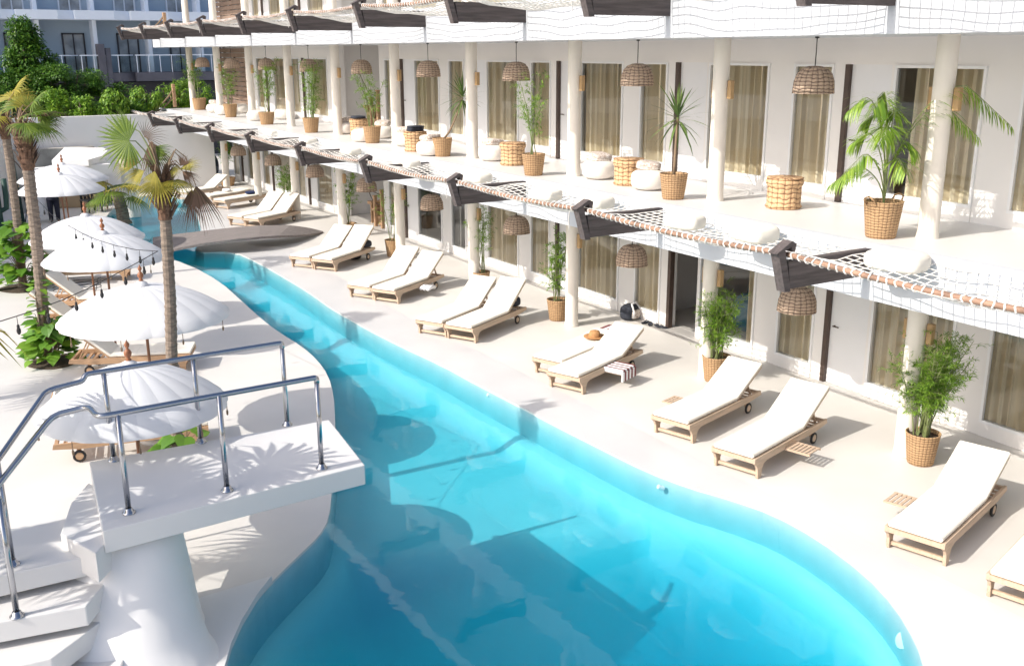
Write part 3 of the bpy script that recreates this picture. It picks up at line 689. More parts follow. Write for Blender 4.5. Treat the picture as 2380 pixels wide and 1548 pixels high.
for i, (px, py, lab) in enumerate(PF):
    p = at(px, py - 6, z=3.2); o = pb if i == 0 else dup(pb, p)
    o.location = (p.x, p.y, 3.206); o['label'] = lab; o['group'] = 'white poufs on the balcony'; o.rotation_euler.z = i
    if i in PFC:
        b = MB(); b.superell((0, 0, 0), (.46, .46, .17), .5, .5, 20, 10)
        c = b.build('cushion', M['pattern'], None, True, (p.x + .06, p.y + .10, 3.206 + .42), i * .8); c.rotation_euler.x = .12
        tag(c, 'mottled cushion on the pouf ' + ['behind the basket table of the second bay', 'left of the drooping dracaena', 'in the third balcony bay', 'nearest the fourth basket table', 'beside the bent-stem yucca', 'in front of the balcony stair', '', 'right of the light green bamboo', '', 'between the farthest baskets'][i], 'cushion', 'mottled cushions on the poufs')
wt = thing('wicker_table', 'x', 'wicker table')
b = MB(); b.lathe([(0, 0), (.27, 0), (.295, .03), (.27, .07), (.275, .36), (.30, .40), (.305, .45), (.285, .47), (.0, .475)], n=30, scal=lambda a, i: 1 + .012 * math.sin(a * 8 + i)); b.build('table_base', M['wickertable'], wt, True)
b = MB(); b.lathe([(0, .478), (.29, .478), (.30, .49), (.29, .50), (0, .502)], n=30); b.build('table_top', M['wickertable'], wt, True)
for i, (px, py, lab) in enumerate([(1820, 484, 'coarse wicker drum table standing alone on the balcony near the areca palm'), (1460, 430, 'coarse wicker drum table between two white poufs in the second balcony bay'),
                                   (1192, 384, 'wicker drum table left of the tall airy bamboo'), (966, 352, 'wicker drum table behind the bent-stem yucca'), (836, 316, 'wicker drum table with a dark cushion by the balcony stair')]):
    p = at(px, py, z=3.2); o = wt if i == 0 else dup(wt, p); o.location = (p.x, p.y, 3.206); o['label'] = lab; o['group'] = 'wicker drum tables on the balcony'; o.rotation_euler.z = i * 1.3
p = at(834, 316, z=3.2); b = MB(); b.superell((0, 0, 0), (.42, .42, .1), .5, .6); tag(b.build('dark_cushion', M['darkfab'], None, True, (p.x, p.y, 3.206 + .55)), 'flat dark cushion on the wicker table by the balcony stair', 'cushion')
p = at(966, 352, z=3.2); b = MB()
for i in range(3): b.superell((0.01 * i, 0, i * .045), (.40, .30, .05), .4, .3)
tag(b.build('towel', M['darkfab'], None, True, (p.x, p.y, 3.206 + .53)), 'dark folded cloth on the wicker table behind the yucca', 'towel')

# ================================================================== LOUNGERS
def slant_box(b, p0, p1, w, th, yc=0.0, up_=None):
    """plank from p0 to p1 (x,z pairs), width w in y, thickness th"""
    dx, dz = p1[0] - p0[0], p1[1] - p0[1]; l = math.hypot(dx, dz); nx_, nz_ = -dz / l * th / 2, dx / l * th / 2
    P = [(p0[0] - nx_, p0[1] - nz_), (p1[0] - nx_, p1[1] - nz_), (p1[0] + nx_, p1[1] + nz_), (p0[0] + nx_, p0[1] + nz_)]
    b.add([(x, yc - w / 2, z) for x, z in P] + [(x, yc + w / 2, z) for x, z in P], [(0, 1, 2, 3), (7, 6, 5, 4), (0, 4, 5, 1), (1, 5, 6, 2), (2, 6, 7, 3), (3, 7, 4, 0)])
def side_rail(b, y):
    out = [(0, .25), (0, .32), (2.12, .32), (2.14, .25), (1.98, .235), (1.75, .215), (.34, .215), (.25, .19), (.205, .12), (.20, .03), (.19, .0), (.11, .0), (.10, .03), (.09, .14), (.06, .20)]
    n_ = len(out); v = [(x, y - .018, z) for x, z in out] + [(x, y + .018, z) for x, z in out]
    tr_ = tessellate_polygon([[Vector((x, z, 0)) for x, z in out]])
    b.add(v, [tuple(t_) for t_ in tr_] + [tuple(n_ + i for i in t_[::-1]) for t_ in tr_] + [(i, (i + 1) % n_, n_ + (i + 1) % n_, n_ + i) for i in range(n_)])
def make_lounger(wood, ang=30.0, mattress=True, backL=.80, hinge=1.44):
    t = thing('sun_lounger', 'x', 'sun lounger'); W = .66
    fr = t
    for y in (-W / 2, W / 2):
        b = MB(); side_rail(b, y); b.build('side_rail', wood, t)
    b = MB(); b.box((.15, 0, .06), (.035, W - .04, .045)); b.build('stretcher', wood, t)
    b = MB(); b.box((.02, 0, .28), (.045, W, .06)); b.build('stretcher', wood, t); b = MB(); b.box((2.09, 0, .285), (.045, W, .055)); b.build('stretcher', wood, t); b = MB()
    for y in (-.2, .2): b.box((.76, y, .298), (1.42, .05, .025))
    for i in range(11): b.box((.12 + i * .125, 0, .312), (.075, W - .05, .018))
    b.build('seat_frame', wood, t)
    b = MB()
    for i in range(4): b.box((1.62 + i * .12, 0, .26), (.05, W - .05, .018))
    b.build('slat', wood, t)
    ca, sa = math.cos(rad(ang)), math.sin(rad(ang)); x0, z0 = hinge, .325; x1, z1 = x0 + backL * ca, z0 + backL * sa
    b = MB()
    for y in (-W / 2 + .04, W / 2 - .04): slant_box(b, (x0, z0), (x1, z1), .04, .03, y)
    for i in range(6): u = .12 + i * .165; slant_box(b, (x0 + (x1 - x0) * u, z0 + (z1 - z0) * u), (x0 + (x1 - x0) * (u + .09), z0 + (z1 - z0) * (u + .09)), W - .1, .02)
    b.build('backrest', wood, t)
    b = MB()
    for y in (-.22, .22): slant_box(b, (x0 + .55 * backL * ca, z0 + .55 * backL * sa), (min(2.0, x0 + .62), .26), .03, .022, y)
    b.build('prop', wood, t)
    b = MB()
    b.box((1.80, 0, .20), (.05, W - .06, .04))
    for y in (-W / 2 + .06, W / 2 - .06): b.box((1.80, y, .17), (.06, .03, .12))
    b.build('leg', wood, t)
    for y in (-W / 2 + .02, W / 2 - .02):
        b = MB(); ring = [(1.80 + .075 * math.cos(a), y, .095 + .075 * math.sin(a)) for a in [2 * PI * q / 16 for q in range(17)]]; b.tube(ring, .019, 6, False); w_ = b.build('wheel', M['black'], t, True)
        b = MB(); b.tube([(1.80, y - .015, .095), (1.80, y + .015, .095)], .055, 12); b.build('hub', wood, w_)
    if mattress:
        b = MB(); mw = W - .03; th = .055
        prof = [(0.0, .327), (hinge - .02, .327), (x1 + .012 * ca, z1 + .02), (x1 + .012 * ca - th * sa, z1 + .02 + th * ca), (hinge - .02 - th * math.tan(rad(ang / 2)), .327 + th), (.0, .327 + th)]
        nn_ = len(prof); ys = [-mw / 2, -mw / 2 + .015, mw / 2 - .015, mw / 2]; ins_ = [.012, 0, 0, .012]; vs = []
        cxm = [sum(p[0] for p in prof) / nn_, 0]
        for y, q in zip(ys, ins_):
            for i, (x, z) in enumerate(prof):
                s_ = 1 if i < 3 else -1; vs.append((x + (q if i in (0, 5) else 0), y, z + s_ * q))
        fs = [(r * nn_ + i, r * nn_ + (i + 1) % nn_, (r + 1) * nn_ + (i + 1) % nn_, (r + 1) * nn_ + i) for r in range(3) for i in range(nn_)]
        for o_ in (0, 3 * nn_): fs += [(o_ + 0, o_ + 1, o_ + 4, o_ + 5), (o_ + 1, o_ + 2, o_ + 3, o_ + 4)]
        b.add(vs, fs); m_ = b.build('mattress', M['cushion'], t)
        b = MB(); b.tube([(hinge - .04, -mw / 2 + .01, .327 + th), (hinge - .04, mw / 2 - .01, .327 + th)], .006, 5)
        b.build('piping', M['cushion'], m_)
        for xs_ in (.48, .96): b = MB(); b.tube([(xs_, -mw / 2 + .01, .327 + th - .001), (xs_, 0, .327 + th + .001), (xs_, mw / 2 - .01, .327 + th - .001)], .004, 5); b.build('seam', M['cushion'], m_)
    return t
GR = 'sun loungers along the hotel side of the pool'
LT = M['teak']
protoA = make_lounger(LT, 30, True, .86); protoB = make_lounger(LT, 2.5, True, .62); protoC = make_lounger(LT, 37, True, .90); protoA2 = make_lounger(LT, 25, True, .84); protoA3 = make_lounger(LT, 28, True, .82); protoC2 = make_lounger(LT, 33, True, .88)
LZ = 0.004
def place(proto, fl, fr, yaw, lab, used=set(), g=GR, w=.67, z=.36):
    """fl/fr: pixels of the far and near foot corner"""
    a = at(*fl, z=z); b_ = at(*fr, z=z) if fr else None
    c = (a + b_) / 2 if b_ else a + Vector((math.sin(rad(yaw)), -math.cos(rad(yaw)), 0)) * w / 2
    if proto in used: o = dup(proto, (c.x, c.y, LZ), rad(yaw), lab, group=g)
    else: used.add(proto); o = proto; o.location = (c.x, c.y, LZ); o.rotation_euler.z = rad(yaw); o['label'] = lab; o['group'] = g
    return o
def pair(proto, near, dx, dy, yaw, lab):
    o = dup(proto, (0, 0, 0)) if proto is not protoA or 1 else proto; a = near.rotation_euler.z
    o.location = (near.location.x + dx * math.cos(a) - dy * math.sin(a), near.location.y + dx * math.sin(a) + dy * math.cos(a), LZ); o.rotation_euler.z = rad(yaw); o['label'] = lab; o['group'] = GR; return o
l1 = place(protoA, (2297, 1325), None, 15, 'cream lounger cut off by the right edge of the picture')
l2 = place(protoA2, (2060, 1215), None, 15.5, 'cream lounger at lower right whose full length is seen, next to the cut-off one')
l3 = place(protoA, (1658, 1025), (1752, 1070), 15.2, 'cream lounger with a slatted tray pulled out of its near side')
l4 = place(protoA3, (1525, 957), (1592, 985), 15.7, 'cream lounger just left of the one with the slatted tray, before the leafy bamboo basket')
l5 = place(protoA2, (1285, 854), (1333, 879), 21, 'cream lounger with a striped towel on its side tray, in front of the open room')
l6 = place(protoB, (1253, 822), (1293, 845), 21, 'flat cream lounger with a brown hat on it, beside the striped towel')
l7 = place(protoC, (1046, 747), (1085, 765), 27, 'raised cream lounger with a black bag at its head, near one of its pair')
l8 = pair(protoC2, l7, .02, .74, 28, 'raised cream lounger beyond the one with the black bag, far one of its pair')
l9 = place(protoC2, (876, 665), (905, 677), 30, 'raised cream lounger in the pool middle, near one of the fourth pair from the right')
l10 = pair(protoC, l9, .05, .74, 30, 'raised cream lounger in the pool middle, far one of the fourth pair from the right')
l11 = place(protoC, (738, 595), (758, 607), 34, 'raised cream lounger beside the bridge tip, near one with dark bags under its head')
l12 = pair(protoC2, l11, .05, .76, 34, 'raised cream lounger beside the bridge tip, far one of its pair')
l13 = place(protoC, (565, 505), None, 30, 'raised cream lounger beyond the bridge before the seventh column, near one')
l14 = pair(protoC, l13, .05, .76, 30, 'raised cream lounger beyond the bridge before the seventh column, far one')
l15 = place(protoB, (495, 463), None, 24, 'flat cream lounger with dark clothes on it beyond the bridge, near one')
l16 = pair(protoB, l15, .4, 1.3, 26, 'flat cream lounger beyond the bridge with a rolled towel, second of the far group')
l17 = pair(protoA, l15, .7, 3.1, 26, 'cream lounger farthest from the camera by the round black chair')

# trays, towels and small things by the loungers
def local(o, x, y, z=0.0):
    c, s = math.cos(o.rotation_euler.z), math.sin(o.rotation_euler.z); return Vector((o.location.x + x * c - y * s, o.location.y + x * s + y * c, o.location.z + z))
def tray(par):
    tr_ = MB()
    for y in (-.16, .16): tr_.box((0, y * 1.0, 0), (.42, .03, .025))
    for i in range(7): tr_.box((-.18 + i * .06, 0, .012), (.038, .34, .012))
    o = bpy.data.objects.new('tray', tr_.mesh('tray', M['teak'])); COL.objects.link(o); o.parent = par; return o
o = tray(l3); o.location = (1.0, -.52, .225); o.rotation_euler.z = PI / 2
o = tray(l2); o.location = (1.0, .50, .225); o.rotation_euler.z = PI / 2
o = tray(l5); o.location = (1.0, -.50, .225); o.rotation_euler.z = PI / 2
tw = thing('striped_towel', 'folded white towel with maroon stripes on the lounger tray before the open room', 'towel', local(l5, 1.0, -.52, .255), l5.rotation_euler.z)
for i in range(8):
    b = MB(); b.box((-.196 + i * .056, 0, .03), (.057, .40, .075 if i % 2 else .078), bev=.006); b.box((-.196 + i * .056, -.20, -.05), (.055, .03, .17)); b.build('stripe', M['maroon'] if i % 2 else M['towel'], tw)
p = at(1420, 762, z=.42); tw = thing('striped_towel', 'white towel with maroon stripes lying flat at the head of the lounger with the hat', 'towel', (p.x, p.y, .41), .35)
for i in range(5): b = MB(); b.box((0, -.2 + i * .08, 0), (.36, .08, .03)); b.build('stripe', M['towel'] if i % 2 else M['maroon'], tw)
p = at(1382, 783, z=.41); hat = thing('straw_hat', 'brown straw sun hat lying on the flat lounger', 'hat', (p.x, p.y, .40))
b = MB(); b.lathe([(.12, .012), (.16, .002), (.215, .018), (.22, .026), (.16, .014), (.118, .022)], n=32, scal=lambda a, i: 1 + .03 * math.sin(a * 2)); b.build('brim', M['straw'], hat, True)
b = MB(); b.lathe([(.12, .012), (.115, .07), (.09, .125), (.05, .14), (0, .138)], n=28); b.build('crown', M['straw'], hat, True)
def blob_bag(name, lab, cat, loc, d, m, extra=None):
    t = thing(name, lab, cat, loc); b = MB(); b.superell((0, 0, d[2] / 2), d, .6, .7, 18, 10); b.build('bag_body', M[m], t, True)
    b = MB(); b.tube([(-d[0] * .3, 0, d[2] * .9), (-d[0] * .2, .02, d[2] * 1.35), (d[0] * .2, .02, d[2] * 1.35), (d[0] * .3, 0, d[2] * .9)], .012, 6); b.build('strap', M['darkfab'], t)
    return t
q = local(l7, 1.95, -.1, .34); blob_bag('beach_bag', 'black bag at the head of the near raised lounger of the third pair', 'bag', q, (.34, .3, .22), 'darkfab')
q = local(l11, 1.95, -.1, .33); blob_bag('beach_bag', 'dark patterned bags under the raised head of the lounger by the bridge tip', 'bag', q, (.4, .42, .2), 'darkfab')
q = local(l11, 1.75, .1, .0); b = MB(); b.superell((0, 0, .1), (.35, .3, .2), .7, .7); tag(b.build('beach_bag', M['black'], None, True, q), 'small black bag on the ground beneath the lounger by the bridge tip', 'bag')
q = local(l9, 1.1, -.52, .10); t = thing('rolled_towel', 'white rolled towels on a tray beside the near lounger of the fourth pair', 'towel', q, l9.rotation_euler.z)
for i in range(3): b = MB(); b.tube([(-.16, -.1 + i * .1, .10), (0, -.1 + i * .1, .13), (.16, -.1 + i * .1, .10)], .045, 10); b.build('roll', M['towel'], t, True)
b = MB(); b.superell((0, 0, .06), (.5, .34, .12), .7, .8); q = local(l15, 1.6, 0, .39); tag(b.build('clothes_heap', M['navy'], None, True, q), 'heap of dark clothes on the flat far lounger', 'clothes')
b = MB(); b.superell((0, 0, .05), (.3, .5, .1), .7, .8); q = local(l16, 1.2, .1, .39); tag(b.build('rolled_towel', M['towel'], None, True, q), 'white crumpled towel on the second far lounger', 'towel')
# backpack and sandals at the room door
p = at(1452, 716, z=0); p2 = at(1463, 742, z=0)
t = thing('backpack', 'black and white patterned backpack against the wall by the open room', 'backpack', (p2.x, p2.y, .004), .4)
b = MB(); b.superell((0, 0, .17), (.50, .34, .34), .6, .7); b.build('bag_body', M['darkfab'], t, True)
b = MB(); b.tube([(-.15, -.17, .08), (-.15, -.2, .2), (-.1, -.1, .37), (.1, -.1, .37), (.15, -.2, .2), (.15, -.17, .08)], .022, 8); b.build('strap', M['towel'], t, True)
b = MB(); b.superell((0, -.16, .14), (.34, .1, .2), .6, .7); b.build('front_pocket', M['pattern'], t, True)
for i, (px, py) in enumerate([(1500, 751), (1512, 755), (1528, 759), (1540, 762)]):
    p = at(px, py, z=0); t = thing('sandal', 'flat dark sandal on the floor by the open room, %s from the backpack' % ORD[i], 'sandal', (p.x, p.y, .004), .3 + i * .5, 'sandals by the open room')
    b = MB(); b.superell((0, 0, .014), (.26, .1, .025), .4, .8, 16, 6); b.build('sole', M['darkfab'], t); b = MB(); b.tube([(.02, -.045, .02), (.05, 0, .06), (.02, .045, .02)], .01, 5); b.build('strap', M['darkfab'], t)
o = tray(l4); o.location = (1.0, .50, .225); o.rotation_euler.z = PI / 2

# ================================================================== UMBRELLAS
def umbrella(loc, R, zr, lab, rise=.46, tilt=0.0, seed=0):
    t = thing('parasol', lab, 'parasol', (loc[0], loc[1], .004), seed * .37, 'white scalloped parasols on the left terrace'); nR = 18; nn = 8
    b = MB(); vs = []; per = 6; NA = nR * per
    for i in range(nn + 1):
        u = i / nn
        for k in range(NA):
            a = 2 * PI * k / NA; fr = (k % per) / per; sc = math.sin(PI * fr)   # 0 on a rib, 1 mid-panel
            r = R * u * (1 + .018 * sc * u); z = zr + rise * (1 - u ** 2.0) + .007 * sc * math.sin(PI * u)
            vs.append((r * math.cos(a), r * math.sin(a), z))
    o0 = len(vs)
    for k in range(NA):
        a = 2 * PI * k / NA; sc = math.sin(PI * (k % per) / per); r = R * (1 + .018 * sc) * 1.006
        vs.append((r * math.cos(a), r * math.sin(a), zr - .035))
    fs = [(i * NA + k, i * NA + (k + 1) % NA, (i + 1) * NA + (k + 1) % NA, (i + 1) * NA + k) for i in range(nn + 1) for k in range(NA)]
    b.add(vs, fs); cn = b.build('canopy', M['canopy'], t)
    me = cn.data
    for p in me.polygons: p.use_smooth = True
    try:
        for e in me.edges:
            a_, b_ = e.vertices
            if a_ % NA % per == 0 and b_ % NA % per == 0 and a_ != b_: e.use_edge_sharp = True
    except Exception: pass
    b = MB(); b.lathe([(.10, zr + rise + .0), (.085, zr + rise + .04), (.03, zr + rise + .07), (.0, zr + rise + .075)], n=16); b.build('cap', M['canopy'], t, True)
    b = MB()
    for k in range(nR):
        a = 2 * PI * k / nR; ca, sa = math.cos(a), math.sin(a)
        pts = [(R * u * ca * .995, R * u * sa * .995, zr + rise * (1 - u ** 2.0) - .012) for u in (.04, .35, .7, 1.0)]; b.tube(pts, .007, 4)
        b.tube([(.04 * ca, .04 * sa, zr - .1), (R * .5 * ca, R * .5 * sa, zr + rise * (1 - .5 ** 1.9) - .02)], .006, 4)
    b.build('rib', M['umbpole'], t)
    b = MB(); b.tube([(0, 0, 0), (0, 0, zr + rise)], .022, 10); b.build('pole', M['umbpole'], t, True)
    z0 = zr + rise + .06
    b = MB(); b.lathe([(.03, z0), (.035, z0 + .02), (.018, z0 + .04), (.04, z0 + .07), (.045, z0 + .10), (.03, z0 + .13), (.012, z0 + .15), (.028, z0 + .18), (.03, z0 + .2), (.01, z0 + .23), (0, z0 + .26)], n=14); b.build('finial', M['finial'], t, True)
    b = MB(); b.lathe([(0, 0), (.26, 0), (.26, .05), (.22, .08), (.05, .10), (.05, .2), (0, .2)], n=24); b.build('base', M['frame'], t, True)
    b = MB()
    for k in range(0, nR, 2):
        a = 2 * PI * k / nR; x, y = R * math.cos(a), R * math.sin(a); b.tube([(x, y, zr - .04), (x, y, zr - .13)], .005, 4); b.lathe([(.004, zr - .12), (.014, zr - .15), (.012, zr - .19), (0, zr - .2)], (x, y, 0), 6)
        b.build('tassel', M['stem'], t); b = MB()
    return t
def umb_px(l, r, z, k=1.0):
    a = at(*l, z=z); b_ = at(*r, z=z); return (a + b_) / 2, (a - b_).length / 2 * k
c, r = umb_px((90, 958), (525, 932), 1.80); U5 = umbrella(c, r, 1.80, 'large white parasol seen through the steel railing, nearest the camera', .48, seed=1)
c, r = umb_px((165, 728), (512, 742), 1.95); U4 = umbrella(c, r, 1.95, 'white parasol with carved knob behind the nearest one, left of the tall palm trunk', .46, seed=2)
c, r = umb_px((118, 598), (375, 603), 1.95); umbrella(c, r, 1.95, 'white parasol under the string of bulbs, middle one of the row', .46, seed=3)
c, r = umb_px((88, 552), (322, 556), 1.95); umbrella(c, r, 1.95, 'white parasol just behind the middle one, partly hidden by it', .46, seed=4)
c, r = umb_px((50, 443), (234, 443), 1.95); umbrella(c, r, 1.95, 'far white parasol by the pavilion, front one of two overlapping', .44, seed=5)
c, r = umb_px((62, 415), (236, 419), 1.98); umbrella(c, r, 1.98, 'far white parasol by the pavilion, back one of two overlapping', .44, seed=6)

# loungers under the parasols
protoD = make_lounger(M['teak2'], 42, True, .86)
GL = 'wooden loungers under the parasols'
def place_l(foot, yaw, lab, first=False):
    o = protoD if first else dup(protoD, (0, 0, 0)); o.location = (foot[0], foot[1], LZ); o.rotation_euler.z = rad(yaw); o['label'] = lab; o['group'] = GL; return o
place_l((4.35, 18.45), 157, 'golden wood lounger with raised back between the two nearest parasols', True)
place_l((4.1, 21.7), 157, 'golden wood lounger beside the left palm, front one of the two behind the second parasol')
place_l((4.6, 23.4), 155, 'golden wood lounger farthest back beside the left palm trunk')
place_l((3.55, 14.6), 168, 'golden wood lounger under the nearest parasol, seen below its canopy')
place_l((5.0, 27.0), 160, 'golden wood lounger under the rear edge of the parasol row')

# ================================================================== PALMS
def fan_leaf(b, hub, d, upv, R, nseg=24, spread=rad(270), split=.5, droop=.25, w=1.0, rg=None):
    d = d.normalized(); sd = d.cross(upv).normalized(); nn = sd.cross(d)
    for i in range(nseg):
        a = -spread / 2 + spread * (i + .5) / nseg; da = spread / nseg / 2
        L_ = R * (.72 + .28 * math.cos(a * .55)) * (rg.uniform(.85, 1.05) if rg else 1)
        dr = d * math.cos(a) + sd * math.sin(a); pd = -d * math.sin(a) + sd * math.cos(a); vs = [hub]
        for u in (.25, .5, .75):
            ww = L_ * u * math.tan(da) if u <= split else L_ * split * math.tan(da) * (1 - (u - split) / (1 - split)) ** .7
            q = hub + dr * L_ * u + nn * (.03 * L_ * u) - Vector((0, 0, droop * L_ * u * u)); vs += [q - pd * ww * w, q + nn * ww * .35, q + pd * ww * w]
        vs.append(hub + dr * L_ - Vector((0, 0, droop * L_ * (1.15 if rg is None else rg.uniform(.9, 1.7)))))
        b.add(vs, [(0, 1, 2), (0, 2, 3), (1, 4, 5, 2), (2, 5, 6, 3), (4, 7, 8, 5), (5, 8, 9, 6), (7, 10, 8), (8, 10, 9)])
def palm(name, lab, pts, r0, r1, fibre, leaves, seed, R=.75, nseg=24, hubs=()):
    base = Vector(pts[0]); t = thing(name, lab, 'palm tree', base); rg = random.Random(seed); P = [Vector(p) - base for p in pts]
    Q = []
    for i in range(len(P) - 1):
        m = max(3, int((P[i + 1] - P[i]).length / .035))
        for q in range(m): Q.append(P[i].lerp(P[i + 1], q / m))
    Q.append(P[-1]); m = len(Q)
    for it in range(12): Q = [Q[0]] + [(Q[i - 1] + Q[i] * 2 + Q[i + 1]) / 4 for i in range(1, m - 1)] + [Q[-1]]
    rr = [(r0 + (r1 - r0) * (i / m) ** .6) * (1.0 + (.07 if i % 3 == 0 else -.015) + .03 * rg.uniform(-1, 1)) * (1.25 if i < 3 else 1) for i in range(m)]
    kf = int(m * (1 - fibre)); b = MB(); b.tube(Q[:kf + 1], rr[:kf + 1], 12); b.build('trunk', M['trunk'], t)
    if fibre > 0:
        b = MB(); b.tube(Q[kf:], [x * (1.1 + .45 * min(1, (i / (m - kf)) * 1.6)) * rg.uniform(.9, 1.12) for i, x in enumerate(rr[kf:])], 12)
        for i in range(70):
            q = Q[rg.randrange(kf, m)]; a = rg.random() * 2 * PI; d = Vector((math.cos(a) * .5, math.sin(a) * .5, 1)).normalized(); b.leaf(q + Vector((math.cos(a), math.sin(a), 0)) * r1 * 1.1, d, Vector((math.cos(a), math.sin(a), 0)), .28, .05, -.1, 2)
        b.build('fibre', M['trunkd'], t)
    top = Q[-1]
    for (hp_, dd, RR, kind, spr, dr_) in hubs:
        hub = Vector(hp_) - base; lf = MB(); lf.cur = 0; mid = (top + hub) / 2 + Vector((0, 0, .12 if dr_ < .9 else .42))
        q1_ = (top * 2 + mid) / 3
        lf.tube([top, top.lerp(mid, .6), mid, mid.lerp(hub, .55) + Vector((0, 0, .05 if dr_ < .9 else .16)), hub], [.014, .012, .010, .008, .006], 5); lf.cur = 1; RR *= .86
        fan_leaf(lf, hub, Vector(dd), (CAM - base - hub).normalized() if kind != 'y' else ((CAM - base - hub).normalized() + Vector((0, 0, 1.2))).normalized(), RR, 26 if kind != 'b' else 16, rad(spr), .5 if kind != 'b' else .25, dr_ * .2, .95 if kind != 'b' else (.7 if spr > 100 else 2.4), rg)
        lf.build('frond', [M['stem'] if kind != 'g' else M['bamstem'], M[{'g': 'fan', 'y': 'fany', 'b': 'fanb'}[kind]]], t)
    for (az, el, Lp, kind, RR, drp) in leaves:
        d = Vector((math.cos(az) * math.cos(el), math.sin(az) * math.cos(el), math.sin(el))); hub = top + d * Lp - Vector((0, 0, drp * Lp * .5))
        lf = MB(); lf.cur = 0; mid = top + d * Lp * .55 + Vector((0, 0, drp * Lp * .12))
        lf.tube([top - Vector((0, 0, .05)), top + d * Lp * .25 + Vector((0, 0, .03)), mid, hub], [.016, .012, .009, .006], 5); lf.cur = 1
        dd = (d - Vector((0, 0, drp))).normalized() if drp < 3 else Vector((d.x * .3, d.y * .3, -1)).normalized()
        upv = Vector((0, 0, 1)) if abs(dd.z) < .9 else Vector((math.cos(az), math.sin(az), .2))
        if kind == 'face': dd = Vector((-.6, .25, .45)).normalized(); upv = (CAM - (base + hub)).normalized()
        big = kind in ('face', 'g'); 
        fan_leaf(lf, hub, dd, upv, RR, nseg if kind != 'b' else 16, rad(290 if kind == 'face' else 220 if kind != 'b' else 110), .5 if kind != 'b' else .3, .12 if kind == 'face' else .3 if kind != 'b' else .5, .95 if kind != 'b' else .5, rg)
        lf.build('frond', [M['stem'] if kind != 'face' else M['bamstem'], M[{'g': 'fan', 'face': 'fan', 'y': 'fany', 'b': 'fanb'}[kind]]], t)
    return t
def tp(px, py, Y): return at(px, py, Y=Y)
Y1 = 13.75; g0 = at(423, 1112, z=0); Y1 = g0.y
p1 = [(g0.x, g0.y, 0)] + [tuple(tp(x, y, Y1 + .05)) for x, y in ((408, 1000), (405, 960), (399, 830), (396, 700), (388, 560), (380, 460), (375, 415))]
palm('fan_palm', 'tall fan palm with slender grey trunk and yellowing fronds in front of the pool', p1, .086, .07, .13,
     [(-2.0, .0, .15, 'y', .38, .5), (-.9, .1, .2, 'y', .32, .35)], 7, nseg=26, hubs=[
      (tp(300, 328, Y1 - .1), -rt * .95 + up * -.05, .50, 'g', 250, .3), (tp(312, 300, Y1 + .2), -rt * .9 + up * .35, .46, 'g', 75, .4), (tp(335, 318, Y1 + .1), up * .4 + rt * .5, .36, 'b', 150, .8), (tp(345, 345, Y1 + .2), rt * .7 - up * .6, .40, 'g', 120, .8),
      (tp(350, 330, Y1 + .2), -up + rt * .3, .5, 'b', 80, .8), (tp(322, 380, Y1 - .1), -rt + up * .1, .42, 'y', 120, .5), (tp(335, 398, Y1 - .2), -rt * .9 - up * .5, .38, 'y', 110, .6), (tp(360, 398, Y1 - .3), -up - rt * .3, .32, 'y', 90, .6),
      (tp(395, 396, Y1 - .1), rt - up * .1, .2, 'y', 130, .4), (tp(418, 394, Y1), rt * .9 + up * .35, .36, 'y', 70, .3), (tp(420, 386, Y1), rt * .5 + up * .9, .22, 'b', 90, .3), (tp(424, 398, Y1), rt * .8 - up * .7, .30, 'b', 70, .5),
      (tp(455, 432, Y1), -up * 1 + rt * .25, .62, 'b', 70, 1.0), (tp(446, 440, Y1 + .1), -up * 1 - rt * .1, .50, 'b', 60, 1.0)])
g2 = at(108, 836, z=0)
p2_ = [(g2.x, g2.y, 0)] + [tuple(tp(x, y, g2.y)) for x, y in ((103, 760), (94, 660), (84, 550), (72, 450), (62, 360), (50, 305), (42, 285))]
palm('fan_palm', 'left fan palm with brown ringed trunk and leafy plants at its foot', p2_, .112, .10, .20,
     [(.1, .45, .4, 'g', .5, .35), (-.5, .15, .35, 'g', .5, .5), (1.2, .9, .4, 'g', .5, .2), (-.1, .95, .5, 'g', .5, .2), (-1.3, .3, .3, 'g', .45, .6), (-.8, .6, .4, 'g', .5, .3)], 9, hubs=[
      (tp(75, 262, g2.y), up + rt * .3, .42, 'g', 170, .4), (tp(95, 280, g2.y - .1), rt * .8 - up * .6, .45, 'g', 140, .6), (tp(85, 268, g2.y), rt - up * .4, .62, 'b', 80, .7), (tp(70, 290, g2.y - .2), rt * .4 - up * .6, .42, 'g', 150, .6), (tp(60, 250, g2.y), up * .9 - rt * .4, .45, 'y', 140, .4)])
g3 = at(54, 668, z=0)
p3_ = [(g3.x, g3.y, 0)] + [tuple(tp(x, y, g3.y)) for x, y in ((48, 600), (38, 500), (26, 400), (14, 320), (4, 275))]
palm('fan_palm', 'leftmost fan palm with pale thin trunk at the left edge of the picture', p3_, .10, .095, .12,
     [(.2, .2, .6, 'b', .7, .7), (-.7, .1, .5, 'b', .6, .8), (.8, .9, .7, 'y', .75, .3), (0, 1.1, .8, 'y', .75, .2), (-.9, .7, .6, 'y', .7, .4), (2.2, .8, .6, 'g', .7, .3), (3.4, .5, .6, 'g', .7, .4), (-2.0, .4, .5, 'y', .6, .5)], 10)
g4 = at(288, 520, z=0)
p4_ = [(g4.x, g4.y, 0)] + [tuple(tp(x, y, g4.y)) for x, y in ((284, 490), (276, 465), (270, 450))]
palm('fan_palm', 'short young palm with pale green trunk beside the far pool', p4_, .22, .19, .0,
     [(a, .5 + .5 * math.sin(a * 3), .5, 'g' if i % 3 else 'y', .8, .5) for i, a in enumerate([.1, .9, 1.8, 2.6, 3.4, 4.2, 5.0, 5.8])], 12)
